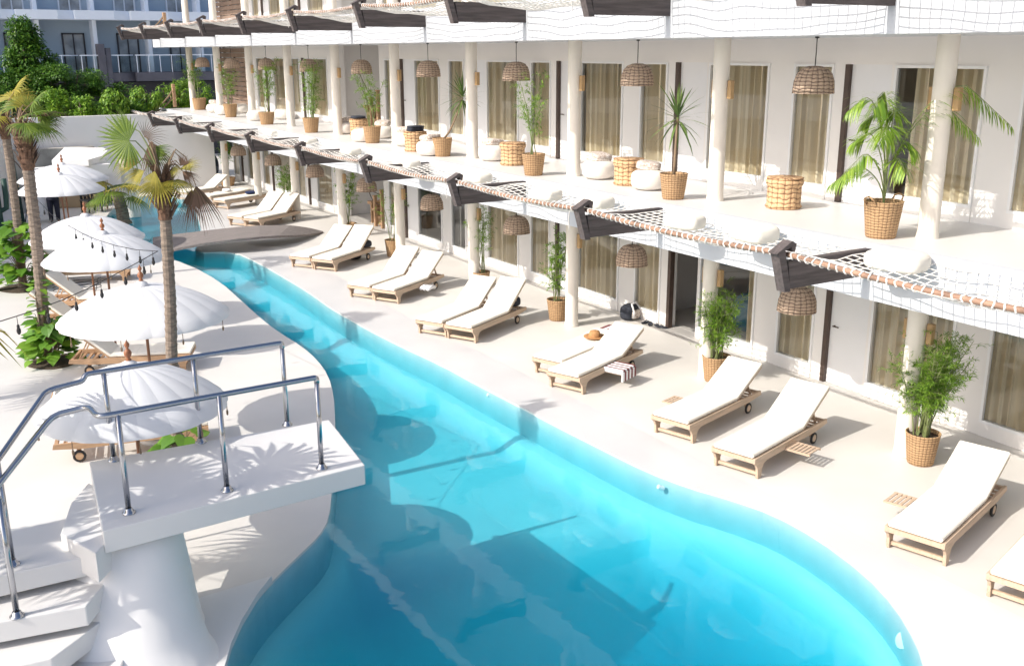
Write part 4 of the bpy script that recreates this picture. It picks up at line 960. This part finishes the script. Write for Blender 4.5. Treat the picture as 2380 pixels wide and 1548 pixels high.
# palms standing outside the left edge: their fronds throw the shadows seen on the platform and the deck
for i, (x, y, h) in enumerate([(-.95, 10.0, 3.5), (-4.4, 9.9, 5.3), (-3.6, 18.5, 4.9)]):
    palm('fan_palm', 'fan palm standing left of the platform outside the picture, %s of its row' % ORD[i], [(x, y, 0), (x + .1, y, h * .5), (x + .25, y + .1, h)], .12, .1, .1,
         [(a * 2.4 + i, [.1, .5, .9][a % 3], .75, 'g' if a % 4 else 'y', .85, .3) for a in range(8)], 20 + i, nseg=18)

# broad-leaved climbers round the palm feet
def heart_leaf(b, p, d, L_, rg):
    upv = Vector((rg.uniform(-.5, .5), rg.uniform(-.6, .1), 1)).normalized(); d = d.normalized(); sd = d.cross(upv).normalized(); nn = sd.cross(d)
    out = [(0, 0), (-.12, .22), (.05, .42), (.35, .46), (.62, .33), (.85, .14), (1.05, 0)]
    vs = [p + d * L_ * x + nn * (-.15 * L_ * x * x) for x in (0, .35, .7, 1.05)]
    for s in (-1, 1):
        vs += [p + d * L_ * x + sd * s * L_ * y * (1 + .12 * rg.uniform(-1, 1)) + nn * (.10 * L_ * y - .15 * L_ * x * x) for x, y in out[1:6]]
    b.add(vs, [(0, 1, 6, 5), (0, 5, 4), (1, 2, 7, 6), (2, 8, 7), (2, 3, 8), (0, 9, 10), (0, 10, 11, 1), (1, 11, 12, 2), (2, 12, 13), (2, 13, 3)])
def leafy(name, lab, c, R, H, nl_, seed, L_=.24, hole=True):
    t = thing(name, lab, 'plant', (c[0], c[1], .004)); rg = random.Random(seed); b = MB(); st = MB()
    for i in range(nl_):
        a = rg.random() * 2 * PI; u = rg.random(); z = .12 + H * u; r = R * (rg.uniform(.35, 1)) * (1.05 - .55 * u); p = Vector((math.cos(a) * r, math.sin(a) * r, z))
        st.tube([Vector((math.cos(a) * .05, math.sin(a) * .05, z * .5)), p * .6 + Vector((0, 0, z * .35)), p], [.008, .006, .004], 4, False)
        heart_leaf(b, p, Vector((math.cos(a + rg.uniform(-.5, .5)), math.sin(a), rg.uniform(-.5, .3))), L_ * rg.uniform(.7, 1.25), rg)
    b.build('foliage', M['leafa'], t); st.build('stem', M['stem'], t)
    if hole: s_ = MB(); s_.lathe([(R * .92, .0), (R * .86, .012), (0, .02)], n=26, scal=lambda a, i: 1 + .06 * math.sin(a * 3)); s_.build('soil', M['soil'], t)
leafy('leafy_plant', 'bright broad-leaved plant at the foot of the left palm', (g2.x + .1, g2.y - .25), .52, .72, 120, 31, .23)
leafy('leafy_plant', 'broad leaves climbing the left palm trunk halfway up', (g2.x + .0, g2.y - .1), .24, 1.55, 34, 32, .20, False)
leafy('leafy_plant', 'yellow-green leafy plant around the leftmost palm trunk', (g3.x, g3.y - .1), .62, 1.5, 120, 33, .32)
leafy('leafy_plant', 'round-leaved plant at the foot of the tall palm behind the platform', (g0.x + .08, g0.y + .05), .42, .62, 34, 34, .26)

# ================================================================== PLATFORM, STEPS, RAILING
PX0, PX1, PYA, PYB, PZ = 1.22, 3.84, 9.02, 10.72, 1.5
jump = thing('viewing_platform', 'white raised platform with spiral steps on a flared pillar over the pool edge', 'platform', (0, 0, 0))
fl_, fr_, br_, bl_ = at(238, 1235, z=PZ), at(848, 1080, z=PZ), at(765, 975, z=PZ), at(207, 1073, z=PZ)
b = MB(); pl = [(p.x, p.y) for p in (fl_, fr_, br_, bl_)]; b.prism(pl, PZ - .225, PZ)
o = b.build('platform_slab', M['terrace'], jump); bv = o.modifiers.new('bevel', 'BEVEL'); bv.width = .012; bv.segments = 2
pc = at(322, 1262, z=1.22); b = MB()
b.lathe([(.66, 0), (.62, .14), (.585, .4), (.55, .75), (.52, 1.0), (.50, 1.27), (0, 1.27)], (pc.x - .02, pc.y + .42, 0), 48, scal=lambda a, i: 1 + 1.7 * (max(0, 5 - i) / 5) ** 1.5 * max(0, math.cos(a - rad(238))))
b.build('pillar', M['white'], jump, True)
def tread(poly, z, th=.2):
    b = MB(); b.prism(poly, z - th, z); o = b.build('step', M['terrace'], jump); m = o.modifiers.new('bevel', 'BEVEL'); m.width = .012; m.segments = 2
def P2(px, py, z): p = at(px, py, z=z); return (p.x, p.y)
tread([P2(-160, 1375, 1.22), P2(222, 1288, 1.22), (1.25, 9.6), P2(205, 1190, 1.22), P2(35, 1226, 1.22), P2(-160, 1262, 1.22)], 1.22)
tread([P2(222, 1286, 1.36), P2(262, 1245, 1.36), (1.6, 9.9), P2(205, 1122, 1.36), P2(165, 1168, 1.36), P2(140, 1240, 1.36)], 1.36, .30)
tread([P2(-200, 1482, .95), P2(200, 1408, .95), (1.3, 9.3), (1.0, 9.9), P2(35, 1330, .95), P2(-200, 1370, .95)], .95)
tread([P2(-200, 1600, .68), P2(120, 1530, .68), (1.2, 9.0), (.8, 9.6), P2(-200, 1480, .68)], .68)
tread([(-.4, 7.9), (.9, 8.0), (1.2, 8.7), (.6, 9.2), (-.5, 8.7)], .40, .4)
rail = thing('steel_railing', 'polished steel handrail with round posts along the raised platform and its steps', 'railing', (0, 0, 0))
def post(px, py, z, h=1.0, r=.026, lean=(0, 0)):
    p = at(px, py, z=z); b = MB(); b.tube([(0, 0, 0), (lean[0], lean[1], h)], r, 14); o = b.build('post', M['steel'], rail, True, p)
    b = MB(); b.lathe([(.062, 0), (.062, .012), (.045, .02), (.036, .05), (r + .001, .055)], n=20); b.build('flange', M['steel'], o, True); return p
fp = [post(300, 1192, PZ), post(528, 1140, PZ), post(748, 1088, PZ, .97)]
bp_ = [post(265, 1070, PZ), post(467, 1028, PZ), post(668, 988, PZ, .97)]
s1 = post(40, 1432, .95, 1.12); s2 = post(30, 1312, 1.22, 1.0)
def rail_pts(ctrl, seg=6):
    """polyline with rounded corners"""
    out = [Vector(ctrl[0])]
    for i in range(1, len(ctrl) - 1):
        a, b_, c_ = Vector(ctrl[i - 1]), Vector(ctrl[i]), Vector(ctrl[i + 1]); k = min(.09, (a - b_).length * .45, (c_ - b_).length * .45)
        p, q = b_ + (a - b_).normalized() * k, b_ + (c_ - b_).normalized() * k
        for s in range(seg + 1): u = s / seg; out.append(p * (1 - u) ** 2 + b_ * 2 * u * (1 - u) + q * u * u)
    out.append(Vector(ctrl[-1])); return out
zt = PZ + 1.0; RR_ = .028
def handrail(posts, pix):
    a, b_, c_ = posts; top = [Vector((p.x, p.y, zt)) for p in (c_, a)]
    ctrl = [Vector((c_.x, c_.y, zt - .06)), top[0], top[1] + (a - b_).normalized() * .17]
    for (x, y, z) in pix: ctrl.append(at(x, y, z=z))
    m = MB(); m.tube(rail_pts(ctrl), RR_, 14); m.build('handrail', M['steel'], rail, True)
handrail(fp, [(205, 945, zt - .0), (122, 966, zt - .04), (0, 1122, 2.05), (-120, 1275, 1.7)])
handrail(bp_, [(192, 886, zt - .06), (108, 908, zt - .10), (0, 1062, 2.15), (-140, 1240, 1.8)])
m = MB(); q1 = at(300, 1192, z=PZ) ; m.tube([Vector((s1.x, s1.y, .95 + 1.1)), Vector((s1.x - .02, s1.y + .02, 2.1))], .03, 10); m.build('joint', M['steel'], rail, True)

# ================================================================== BRIDGE
Tp = [(355, 552), (400, 545), (470, 537), (540, 529), (600, 524), (678, 524), (720, 530), (751, 538)]
Bp = [(355, 590), (403, 579), (470, 566), (540, 557), (597, 551), (650, 548), (706, 546), (751, 540)]
zz = [.08, .22, .36, .44, .46, .38, .2, .03]
b = MB(); vs = []; n_ = 24
def ipol(A, u): x = u * (len(A) - 1); i = min(len(A) - 2, int(x)); f_ = x - i; f_ = f_ if isinstance(A[0], (int, float)) else f_; return A[i] + (A[i + 1] - A[i]) * f_ if isinstance(A[0], (int, float)) else tuple(A[i][k] + (A[i + 1][k] - A[i][k]) * f_ for k in (0, 1))
for i in range(n_ + 1):
    u = i / n_; z = ipol(zz, u); pt_, pb_ = ipol(Tp, u), ipol(Bp, u); a, c_ = at(*pt_, z=z), at(*pb_, z=z)
    vs += [a, c_, c_ - Vector((0, 0, .07)), a - Vector((0, 0, .07))]
b.add(vs, [(4 * i + k, 4 * i + (k + 1) % 4, 4 * i + 4 + (k + 1) % 4, 4 * i + 4 + k) for i in range(n_) for k in range(4)] + [(0, 1, 2, 3), (4 * n_ + 3, 4 * n_ + 2, 4 * n_ + 1, 4 * n_)])
tag(b.build('footbridge', M['bridge']), 'low arched grey timber footbridge tapering to a point over the narrow part of the pool', 'bridge')

# ================================================================== BACK: wall, pavilion, people, garden
b = MB(); b.bb(-14, 12.2, 44.5, 44.8, 0, 3.18); tag(b.build('boundary_wall', M['white']), 'tall plain white wall closing the terrace in front of the trees', 'wall')
b = MB(); b.prism([(-3, 26.0), (-3.3, 26.0), (3.9, 44.4), (4.2, 44.4)], 0, 3.1); tag(b.build('side_wall', M['white']), 'white side wall along the left edge behind the cactus', 'wall')
pav = thing('pavilion', 'white pavilion with rounded flat roof against the back wall', 'pavilion', (0, 0, 0))
rf = [at(x, y, z=2.25) for x, y in ((120, 373), (205, 372), (238, 362), (250, 350), (240, 344), (150, 343))]
b = MB(); b.prism([(p.x, p.y) for p in rf], 2.05, 2.25); o = b.build('roof', M['white'], pav)
yb = min(p.y for p in rf)
b = MB(); b.bb(3.9, 6.4, yb + .3, yb + .6, 1.72, 2.04); b.build('beam', M['white'], pav)
b = MB(); b.lathe([(.27, 0), (.27, 2.05)], (7.2, yb + 1.6, 0), 20); b.build('column', M['white'], pav, True)
b = MB(); b.bb(3.9, 7.2, 43.9, 44.4, 0, 2.0)
b.build('stone_back', M['stone'], pav)
bar = thing('bar_counter', 'tan bar counter under the pavilion roof', 'counter', (5.7, 41.3, .004), -.35)
b = MB(); b.box((0, 0, .42), (2.0, .6, .84), bev=.02); b.build('counter_front', M['barfront'], bar); b = MB(); b.box((0, -.02, .87), (2.15, .72, .06), bev=.01); b.build('counter_top', M['stone'], bar)
ch = thing('garden_chair', 'black slatted garden chair with a dark plant behind it near the far pool', 'chair', (6.15, 39.5, .004), .4)
b = MB(); b.box((0, 0, .44), (.6, .55, .05), bev=.01); b.build('seat', M['black'], ch)
b = MB()
for i in range(4): b.box((-.22 + i * .147, .29, .75), (.09, .03, .6), rx=-.15)
b.build('backrest', M['black'], ch)
for x in (-.26, .26):
    for y in (-.23, .23): b = MB(); b.box((x, y, .22), (.05, .05, .44)); b.build('leg', M['black'], ch)
    b = MB(); b.box((x, 0, .64), (.06, .55, .04)); b.build('armrest', M['black'], ch)
pl_ = thing('dark_shrub', 'dark spiky plant behind the black garden chair', 'plant', (6.75, 39.9, .004))
rg = random.Random(3); b = MB()
for i in range(120): a = rg.random() * 6.28; b.leaf((rg.uniform(-.2, .2), rg.uniform(-.2, .2), rg.uniform(.1, .7)), Vector((math.cos(a), math.sin(a), rg.uniform(.1, 1.2))), Vector((0, 0, 1)), .5, .06, .2, 2)
b.build('foliage', M['cactus'], pl_); b = MB(); b.tube([(0, 0, 0), (0, 0, .6)], .03, 6); b.build('stem', M['stem'], pl_)
# round black hanging chair at the end of the hotel terrace
t = thing('round_chair', 'round black shell chair on the terrace by the back wall', 'chair', at(492, 418, z=0) + Vector((0, 0, .004)), .6)
b = MB(); b.superell((0, 0, .62), (.95, .5, 1.15), .9, .9, 24, 14); b.build('shell', M['darkfab'], t, True); b = MB(); b.superell((-.05, -.18, .5), (.6, .35, .25), .7, .8); b.build('seat', M['bdark'], t, True)

# standing person (seen from behind under the far parasol)
per = bpy.data.objects.new('person', bpy.data.meshes.new('person')); COL.objects.link(per)
import bmesh
def skin_body(o, nodes, edges, mt, sub=2):
    me = o.data; me.from_pydata([n_[0] for n_ in nodes], edges, []); me.materials.append(mt)
    m = o.modifiers.new('skin', 'SKIN'); 
    bmm = bmesh.new(); bmm.from_mesh(me); lay = bmm.verts.layers.skin.verify()
    for v, n_ in zip(bmm.verts, nodes): v[lay].radius = (n_[1], n_[1] if len(n_) < 3 else n_[2])
    bmm.verts.ensure_lookup_table(); bmm.verts[0][lay].use_root = True; bmm.to_mesh(me); bmm.free()
    s_ = o.modifiers.new('sub', 'SUBSURF'); s_.levels = sub; s_.render_levels = sub; m.use_smooth_shade = True
nd = [((0, 0, .95), .15, .11), ((0, 0, 1.12), .13, .10), ((0, .01, 1.30), .16, .11), ((0, .01, 1.42), .13, .09), ((0, 0, 1.50), .055), ((0, -.01, 1.58), .06), ((0, -.015, 1.66), .095, .10), ((0, -.01, 1.74), .075, .08),
      ((.10, 0, .88), .095), ((.11, -.02, .50), .062), ((.115, .02, .09), .042), ((.12, -.12, .045), .038), ((-.10, 0, .88), .095), ((-.11, .0, .50), .062), ((-.115, .04, .09), .042), ((-.12, -.10, .045), .038),
      ((.20, .01, 1.40), .06), ((.27, .03, 1.12), .045), ((.20, -.14, .96), .033), ((.17, -.21, .93), .026),
      ((-.20, .01, 1.40), .06), ((-.27, .04, 1.12), .045), ((-.25, -.06, .88), .033), ((-.25, -.08, .80), .028)]
hands = []
for s_, w_, dr in ((1, Vector((.17, -.21, .93)), Vector((-.35, -.75, -.25))), (-1, Vector((-.25, -.08, .80)), Vector((.0, -.12, -1)))):
    dr = dr.normalized(); side = dr.cross(Vector((0, 1, .2))).normalized() if s_ < 0 else dr.cross(Vector((0, 0, 1))).normalized()
    for f_ in range(4):
        o_ = side * (f_ - 1.5) * .019; L_ = (.070, .080, .075, .058)[f_]; nd += [(tuple(w_ + dr * .055 + o_), .0095), (tuple(w_ + dr * (.055 + L_ * .55) + o_), .0085), (tuple(w_ + dr * (.05 + L_) + o_ + Vector((0, -.012, -.006))), .007)]
    nd += [(tuple(w_ + dr * .02 + side * .03), .010), (tuple(w_ + dr * .055 + side * .055), .009)]
ed = [(0, 1), (1, 2), (2, 3), (3, 4), (4, 5), (5, 6), (6, 7), (0, 8), (8, 9), (9, 10), (10, 11), (0, 12), (12, 13), (13, 14), (14, 15), (3, 16), (16, 17), (17, 18), (18, 19), (3, 20), (20, 21), (21, 22), (22, 23)]
for h_, root in ((24, 19), (38, 23)):
    for f_ in range(4): ed += [(root, h_ + f_ * 3), (h_ + f_ * 3, h_ + f_ * 3 + 1), (h_ + f_ * 3 + 1, h_ + f_ * 3 + 2)]
    ed += [(root, h_ + 12), (h_ + 12, h_ + 13)]
skin_body(per, nd, ed, M['skin'])
per.location = (4.62, 37.6, .004); per.rotation_euler.z = PI * .9; tag(per, 'person standing in a grey shirt and dark trousers, head hidden by the far parasol', 'person')
def cloth(name, prof, m, dx=1.0, dy=.75):
    b = MB(); b.lathe(prof, n=20); o = b.build(name, m, per, True); o.scale = (dx, dy, 1); return o
cloth('shirt', [(.185, .90), (.19, 1.0), (.17, 1.12), (.195, 1.28), (.20, 1.38), (.14, 1.46), (.075, 1.49)], M['shirt'])
b = MB()
for s_ in (-1, 1): b.tube([(s_ * .17, .01, 1.41), (s_ * .22, .02, 1.32), (s_ * .255, .03, 1.18)], [.078, .072, .062], 12)
b.build('sleeve', M['shirt'], per, True)
b = MB(); b.lathe([(.18, .80), (.185, .9), (.178, .98)], n=20)
for s_ in (-1, 1): b.tube([(s_ * .09, 0, .86), (s_ * .11, -.01, .5), (s_ * .115, .02, .10)], [.115, .088, .068], 12)
b.build('trousers', M['trouser'], per, True).scale = (1, .95, 1)
b = MB(); b.superell((0, .01, 1.72), (.20, .215, .20), 1, 1, 16, 10); b.build('hair', M['hair'], per, True)
# linen on a folding rack beside the person
rk = thing('towel_rack', 'dark folding rack draped with white linen beside the left palm trunk', 'rack', at(118, 512, z=0) + Vector((-.3, -.2, .004)), .3)
b = MB()
for x in (-.45, .45): b.tube([(x, -.3, 0), (x, .2, 1.0)], .02, 6); b.tube([(x, .3, 0), (x, -.2, 1.0)], .02, 6)
b.tube([(-.45, .2, 1.0), (.45, .2, 1.0)], .02, 6); b.tube([(-.45, -.2, 1.0), (.45, -.2, 1.0)], .02, 6); b.build('frame', M['black'], rk)
b = MB(); vs = []; rg = random.Random(6)
for i in range(13):
    x = -.5 + i * .083
    for j, (y, z) in enumerate(((-.34, .25), (-.3, .6), (-.21, 1.0), (0, 1.03), (.21, 1.0), (.3, .55), (.33, .3))): vs.append((x + rg.uniform(-.01, .01), y + .03 * math.sin(i * 1.7 + j), z + rg.uniform(-.05, .05) * (j in (0, 6))))
b.add(vs, [(i * 7 + j, i * 7 + j + 1, i * 7 + j + 8, i * 7 + j + 7) for i in range(12) for j in range(6)]); b.build('linen', M['towel'], rk, True)
# cactus and green pole
cp = at(6, 542, z=0); t = thing('cactus', 'dark green candelabra cactus at the left edge of the picture', 'cactus', (cp.x, cp.y, .004))
b = MB()
for pts in ([(0, 0, 0), (0, 0, .8), (0, 0, 1.6)], [(0, 0, .7), (.22, 0, .8), (.25, 0, 1.2), (.25, 0, 1.75)], [(0, 0, .6), (-.2, .1, .75), (-.22, .1, 1.4)], [(0, 0, .1), (.3, 0, .2), (.45, 0, .45)]): b.tube(pts, [.085] * len(pts), 9)
b.build('branch', M['cactus'], t, True)
g_ = at(52, 520, z=0); tp_ = at(16, 315, Y=g_.y); t = thing('lamp_post', 'dark green leaning pole beside the leftmost palm trunk', 'pole', (g_.x, g_.y, .004))
b = MB(); b.tube([(0, 0, 0), (tp_.x - g_.x, 0, tp_.z)], .10, 12); b.build('pole', M['greenpole'], t, True)
b = MB(); b.tube([(tp_.x - g_.x, 0, tp_.z), (tp_.x - g_.x + .25, 0, tp_.z + .8)], .03, 8); b.build('arm', M['greenpole'], t, True)
# wire table frame on the terrace
wc = at(178, 652, z=.35); t = thing('wire_table', 'low round table of black wire loops between the parasols', 'table', (wc.x, wc.y, .004))
for q in range(4): b = MB(); b.tube([(.55 * math.cos(a), .3 * math.sin(a) , .36 - q * .07) for a in [2 * PI * k / 24 for k in range(25)]], .009, 5, False); b.build('ring', M['black'], t)
for k in range(3): a = k * 2.1; b = MB(); b.tube([(.5 * math.cos(a), .27 * math.sin(a), .36), (.4 * math.cos(a), .2 * math.sin(a), 0)], .009, 5); b.build('leg', M['black'], t)

# rope rails at the far end of the balconies
for lab, px, y0_, y1_, Yp in (('weathered wooden post with two sagging ropes at the far end of the balcony', 407, 250, 196, 47.6), ('brown post with sagging rope at the far end of the roof terrace', 384, 64, 30, 47.6)):
    a_, b_ = at(px, y0_, Y=Yp), at(px, y1_, Y=Yp); t = thing('rope_rail', lab, 'railing', a_)
    b = MB(); b.box((0, 0, (b_.z - a_.z) / 2), (.14, .14, b_.z - a_.z), bev=.015); b.build('post', M['teak2'], t)
    e_ = at(px - 75, y0_ + 4, Y=Yp) - a_
    for q in range(2):
        p0_ = Vector((0, 0, (b_.z - a_.z) * (.8 - .3 * q))); b = MB(); b.tube([p0_.lerp(e_, u) - Vector((0, 0, .35 * math.sin(PI * u))) for u in (0, .2, .4, .6, .8, 1)], .035, 6); b.build('rope', M['stem'], t)
# ------------------------------------------------------------------ string lights
def string_light(lab, P, bulbs):
    t = thing('string_lights', lab, 'string lights', P[0]); o0 = Vector(P[0]); Q = []
    for i in range(len(P) - 1):
        a, b_ = Vector(P[i]) - o0, Vector(P[i + 1]) - o0
        Q += [a.lerp(b_, k / 8) for k in range(8)]
    Q.append(Vector(P[-1]) - o0); b = MB(); b.tube(Q, .006, 5); b.build('cable', M['black'], t)
    for u in bulbs:
        x = u * (len(Q) - 1); i = min(len(Q) - 2, int(x)); p = Q[i].lerp(Q[i + 1], x - i); b = MB(); b.tube([p, p - Vector((0, 0, .10))], .004, 4)
        b.lathe([(.006, -.09), (.014, -.10), (.015, -.13), (.023, -.155), (.021, -.18), (.01, -.20), (0, -.205)], p, 8); b.build('bulb', M['black'], t)
S1 = [(367, 584, 13.8), (317, 581, 15.2), (268, 571, 16.6), (224, 557, 18.2), (190, 542, 19.8), (163, 527, 21.5), (146, 516, 22.8), (118, 498, 24.5), (92, 470, 26.0)]
string_light('black string of bulbs running from the tall palm away towards the left palm', [tuple(at(x, y, Y=Y)) for x, y, Y in S1], [(i + .4) / 13 for i in range(13)])
S2 = [(367, 584, 13.8), (317, 612, 13.3), (264, 640, 12.9), (204, 671, 12.5), (143, 698, 12.1), (70, 725, 11.6), (0, 747, 11.1), (-110, 772, 10.4)]
string_light('black string of bulbs running from the tall palm down towards the left edge', [tuple(at(x, y, Y=Y)) for x, y, Y in S2], [.10, .22, .36, .50, .64, .78, .90])

# ================================================================== TREES behind the wall
def blob_tree(name, lab, blobs, nleaf, seed, m='treeleaf', ls=.13, trunk=None, cat='tree', droop=0.0):
    rg = random.Random(seed); base = Vector((blobs[0][0][0], blobs[0][0][1], 0)); t = thing(name, lab, cat, base, 0, 'trees and shrubs behind the back wall'); b = MB()
    tot = sum(r[1][0] * r[1][1] + r[1][0] * r[1][2] for r in blobs)
    for c_, d_ in blobs:
        k = int(nleaf * (d_[0] * d_[1] + d_[0] * d_[2]) / tot)
        lumps = [(Vector((rg.gauss(0, 1), rg.gauss(0, 1), rg.gauss(0, 1))).normalized(), rg.uniform(.12, .36)) for _ in range(26)]
        for i in range(k):
            l_, lr = lumps[rg.randrange(26)]; v = Vector((rg.gauss(0, 1), rg.gauss(0, 1), rg.gauss(0, 1))).normalized()
            u = l_ * .82 + v * lr * rg.uniform(.5, 1.15); p = Vector((c_[0] + u.x * d_[0], c_[1] + u.y * d_[1], c_[2] + u.z * d_[2])) - base
            if p.z < 0: continue
            d = (v + Vector((rg.uniform(-.6, .6), rg.uniform(-.6, .6), -.3 - droop))).normalized(); b.leaf(p, d, (v + Vector((0, 0, .5))).normalized(), ls * rg.uniform(.7, 1.4), ls * .5, .2, 1)
    b.build('crown', M[m], t)
    s_ = MB(); c0 = Vector(blobs[0][0]) - base; s_.tube([(0, 0, 0), (.05, 0, c0.z * .5), (c0.x, c0.y, c0.z)], [.16, .12, .05], 8)
    for i in range(5): a = i * 1.3; s_.tube([(0.03, 0, c0.z * .5), (math.cos(a) * blobs[0][1][0] * .6, math.sin(a) * blobs[0][1][1] * .6, c0.z + .3)], [.06, .02], 5)
    s_.build('trunk', M['bark'], t); return t
def bl(px, py, Y, rx, ry, rz): p = at(px, py, Y=Y); return ((p.x, p.y, p.z), (rx, ry, rz))
blob_tree('tree', 'tall narrow green tree with yellow-tipped leaves before the grey building', [bl(52, 90, 50, .75, .7, .85), bl(70, 135, 50, 1.15, .9, .85), bl(98, 160, 50, .9, .9, .6), bl(45, 66, 50, .55, .4, .4), bl(40, 185, 50, 1.2, .9, .7)], 15000, 1, 'treeleaf', .15)
blob_tree('tree', 'wide dense dark green tree above the middle of the back wall', [bl(150, 190, 49, 1.7, 1.2, .72), bl(205, 210, 49, 1.0, 1.0, .85), bl(100, 195, 49, 1.3, 1.0, .75), bl(60, 215, 49, 1.3, 1.0, 1.0), bl(160, 235, 49, 1.9, 1.0, .8)], 30000, 2, 'treeleaf', .11)
blob_tree('shrub', 'light green shrub in front of the wide dark tree', [bl(150, 243, 47, .75, .6, .5), bl(128, 232, 47, .5, .5, .45)], 3500, 3, 'treeleaf2', .13, cat='shrub')
blob_tree('shrub', 'small yellow-green shrub peeping over the back wall', [bl(196, 250, 46, .48, .4, .42)], 2000, 4, 'treeleaf2', .12, cat='shrub')
blob_tree('shrub', 'bright weeping shrub over the wall left of the hotel end', [bl(262, 240, 46, .62, .5, .6), bl(245, 262, 46, .7, .4, .4)], 3600, 5, 'treeleaf2', .15, cat='shrub', droop=.8)
blob_tree('shrub', 'hanging green creeper right of the dark garage opening', [bl(338, 232, 47, .65, .5, .6), bl(320, 252, 47, .7, .4, .4)], 3600, 6, 'treeleaf2', .15, cat='shrub', droop=.8)
blob_tree('shrub', 'dark green bush between the two weeping shrubs', [bl(285, 222, 49, .7, .5, .5), bl(300, 255, 46.5, .7, .5, .4)], 3000, 7, 'treeleaf', .13, cat='shrub')
blob_tree('shrub', 'green creeper mass beside the end of the balcony', [bl(400, 225, 49, 1.0, .6, .6), bl(445, 220, 50, 1.1, .6, .8), bl(380, 245, 49, .9, .5, .4)], 4500, 8, 'treeleaf2', .14, cat='shrub', droop=.5)
blob_tree('shrub', 'dark green shrubs left of the palms above the wall', [bl(20, 245, 48, 1.3, .8, .8), bl(-30, 215, 49, 1.4, .8, 1.2)], 5000, 9, 'treeleaf', .14, cat='shrub')

# ================================================================== GREY APARTMENT BUILDING behind
apt = thing('apartment_building', 'blue-grey apartment block with zigzag balconies and glass balustrades behind the trees', 'building', (0, 58, 0))
def ap(mbd, name, m, par=apt, **k): return mbd.build(name, M[m], par, **k)
MW = 2.78; XO = 6.53 - 58 * 0
Yr = 0.0; Yw = 1.7
b = MB(); b.bb(-22, 26, Yw, Yw + 6, -.5, 18.5); ap(b, 'wall', 'bwall')
def zig(z0, z1, name, m, x_from=-5, x_to=7, out=.55):
    for i in range(x_from, x_to):
        x0 = XO + i * MW; b = MB(); pl = [(x0, Yr), (x0 + MW * .70, Yr - .0), (x0 + MW, Yr + out), (x0 + MW, Yw), (x0, Yw)]
        b.prism(pl, z0, z1); ap(b, name, m)
for li, zf in enumerate((4.62, 7.78, 10.94)):
    zig(zf - .46, zf, 'balcony_slab', 'bdark' if li == 0 else 'bwhite')
    if li == 0:
        for i in range(-5, 7):
            x0 = XO + i * MW; r = MB(); r.box((x0 + MW * .35, Yr + .04, zf + .90), (MW * .7, .05, .05)); 
            for q in range(4): r.box((x0 + .08 + q * MW * .7 / 3.2, Yr + .04, zf + .45), (.035, .035, .9))
            a = Vector((x0 + MW * .7, Yr + .04, 0)); c_ = Vector((x0 + MW, Yr + .57, 0)); m_ = (a + c_) / 2; dd = c_ - a
            r.box((m_.x, m_.y, zf + .90), (dd.length, .05, .05), rz=math.atan2(dd.y, dd.x)); rr = ap(r, 'balustrade', 'bwhite')
            g = MB(); g.add([(x0 + .02, Yr + .04, zf + .05), (x0 + MW * .7, Yr + .04, zf + .05), (c_.x, c_.y, zf + .05), (c_.x, c_.y, zf + .86), (x0 + MW * .7, Yr + .04, zf + .86), (x0 + .02, Yr + .04, zf + .86)], [(0, 1, 4, 5), (1, 2, 3, 4)]); ap(g, 'pane', 'railglass', rr)
for i in range(-5, 7):
    x0 = XO + i * MW
    for zf in (4.62, 7.78, 10.94):
        top = zf + 2.7
        d = MB(); xa, xb = x0 + MW * .81, x0 + MW * 1.22; y = Yw - .06
        for (p_, q_, s_, e_) in ((xa, xa + .08, zf, zf + 2.05), (xb - .08, xb, zf, zf + 2.05), (xa, xb, zf + 1.97, zf + 2.05), ((xa + xb) / 2 - .03, (xa + xb) / 2 + .03, zf, zf + 2.0)): d.bb(p_, q_, y - .03, y + .05, s_, e_)
        w_ = ap(d, 'window', 'bdframe' if zf < 5 else 'bframe'); g = MB(); g.add([(xa, y + .02, zf), (xb, y + .02, zf), (xb, y + .02, zf + 2.0), (xa, y + .02, zf + 2.0)], [(0, 1, 2, 3)]); ap(g, 'pane', 'bpane', w_) if 'bpane' in M else ap(g, 'pane', 'bdark', w_)
        f_ = MB(); f_.bb(x0 + MW * .33, x0 + MW * .40, Yr + .75, Yw + .0, zf, zf + 2.69); ap(f_, 'divider_fin', 'bwall' if False else 'bwhite')
b = MB(); x = at(236, 110, Y=58).x; b.bb(x - .22, x + .12, -.12, .5, 0, 6.1); b.bb(x + .16, x + .42, -.05, .6, 0, 5.9); ap(b, 'stone_pillar', 'bdark')
b = MB(); b.bb(-22, 26, .9, 1.65, 0, 4.1); ap(b, 'garage_front', 'bdframe')
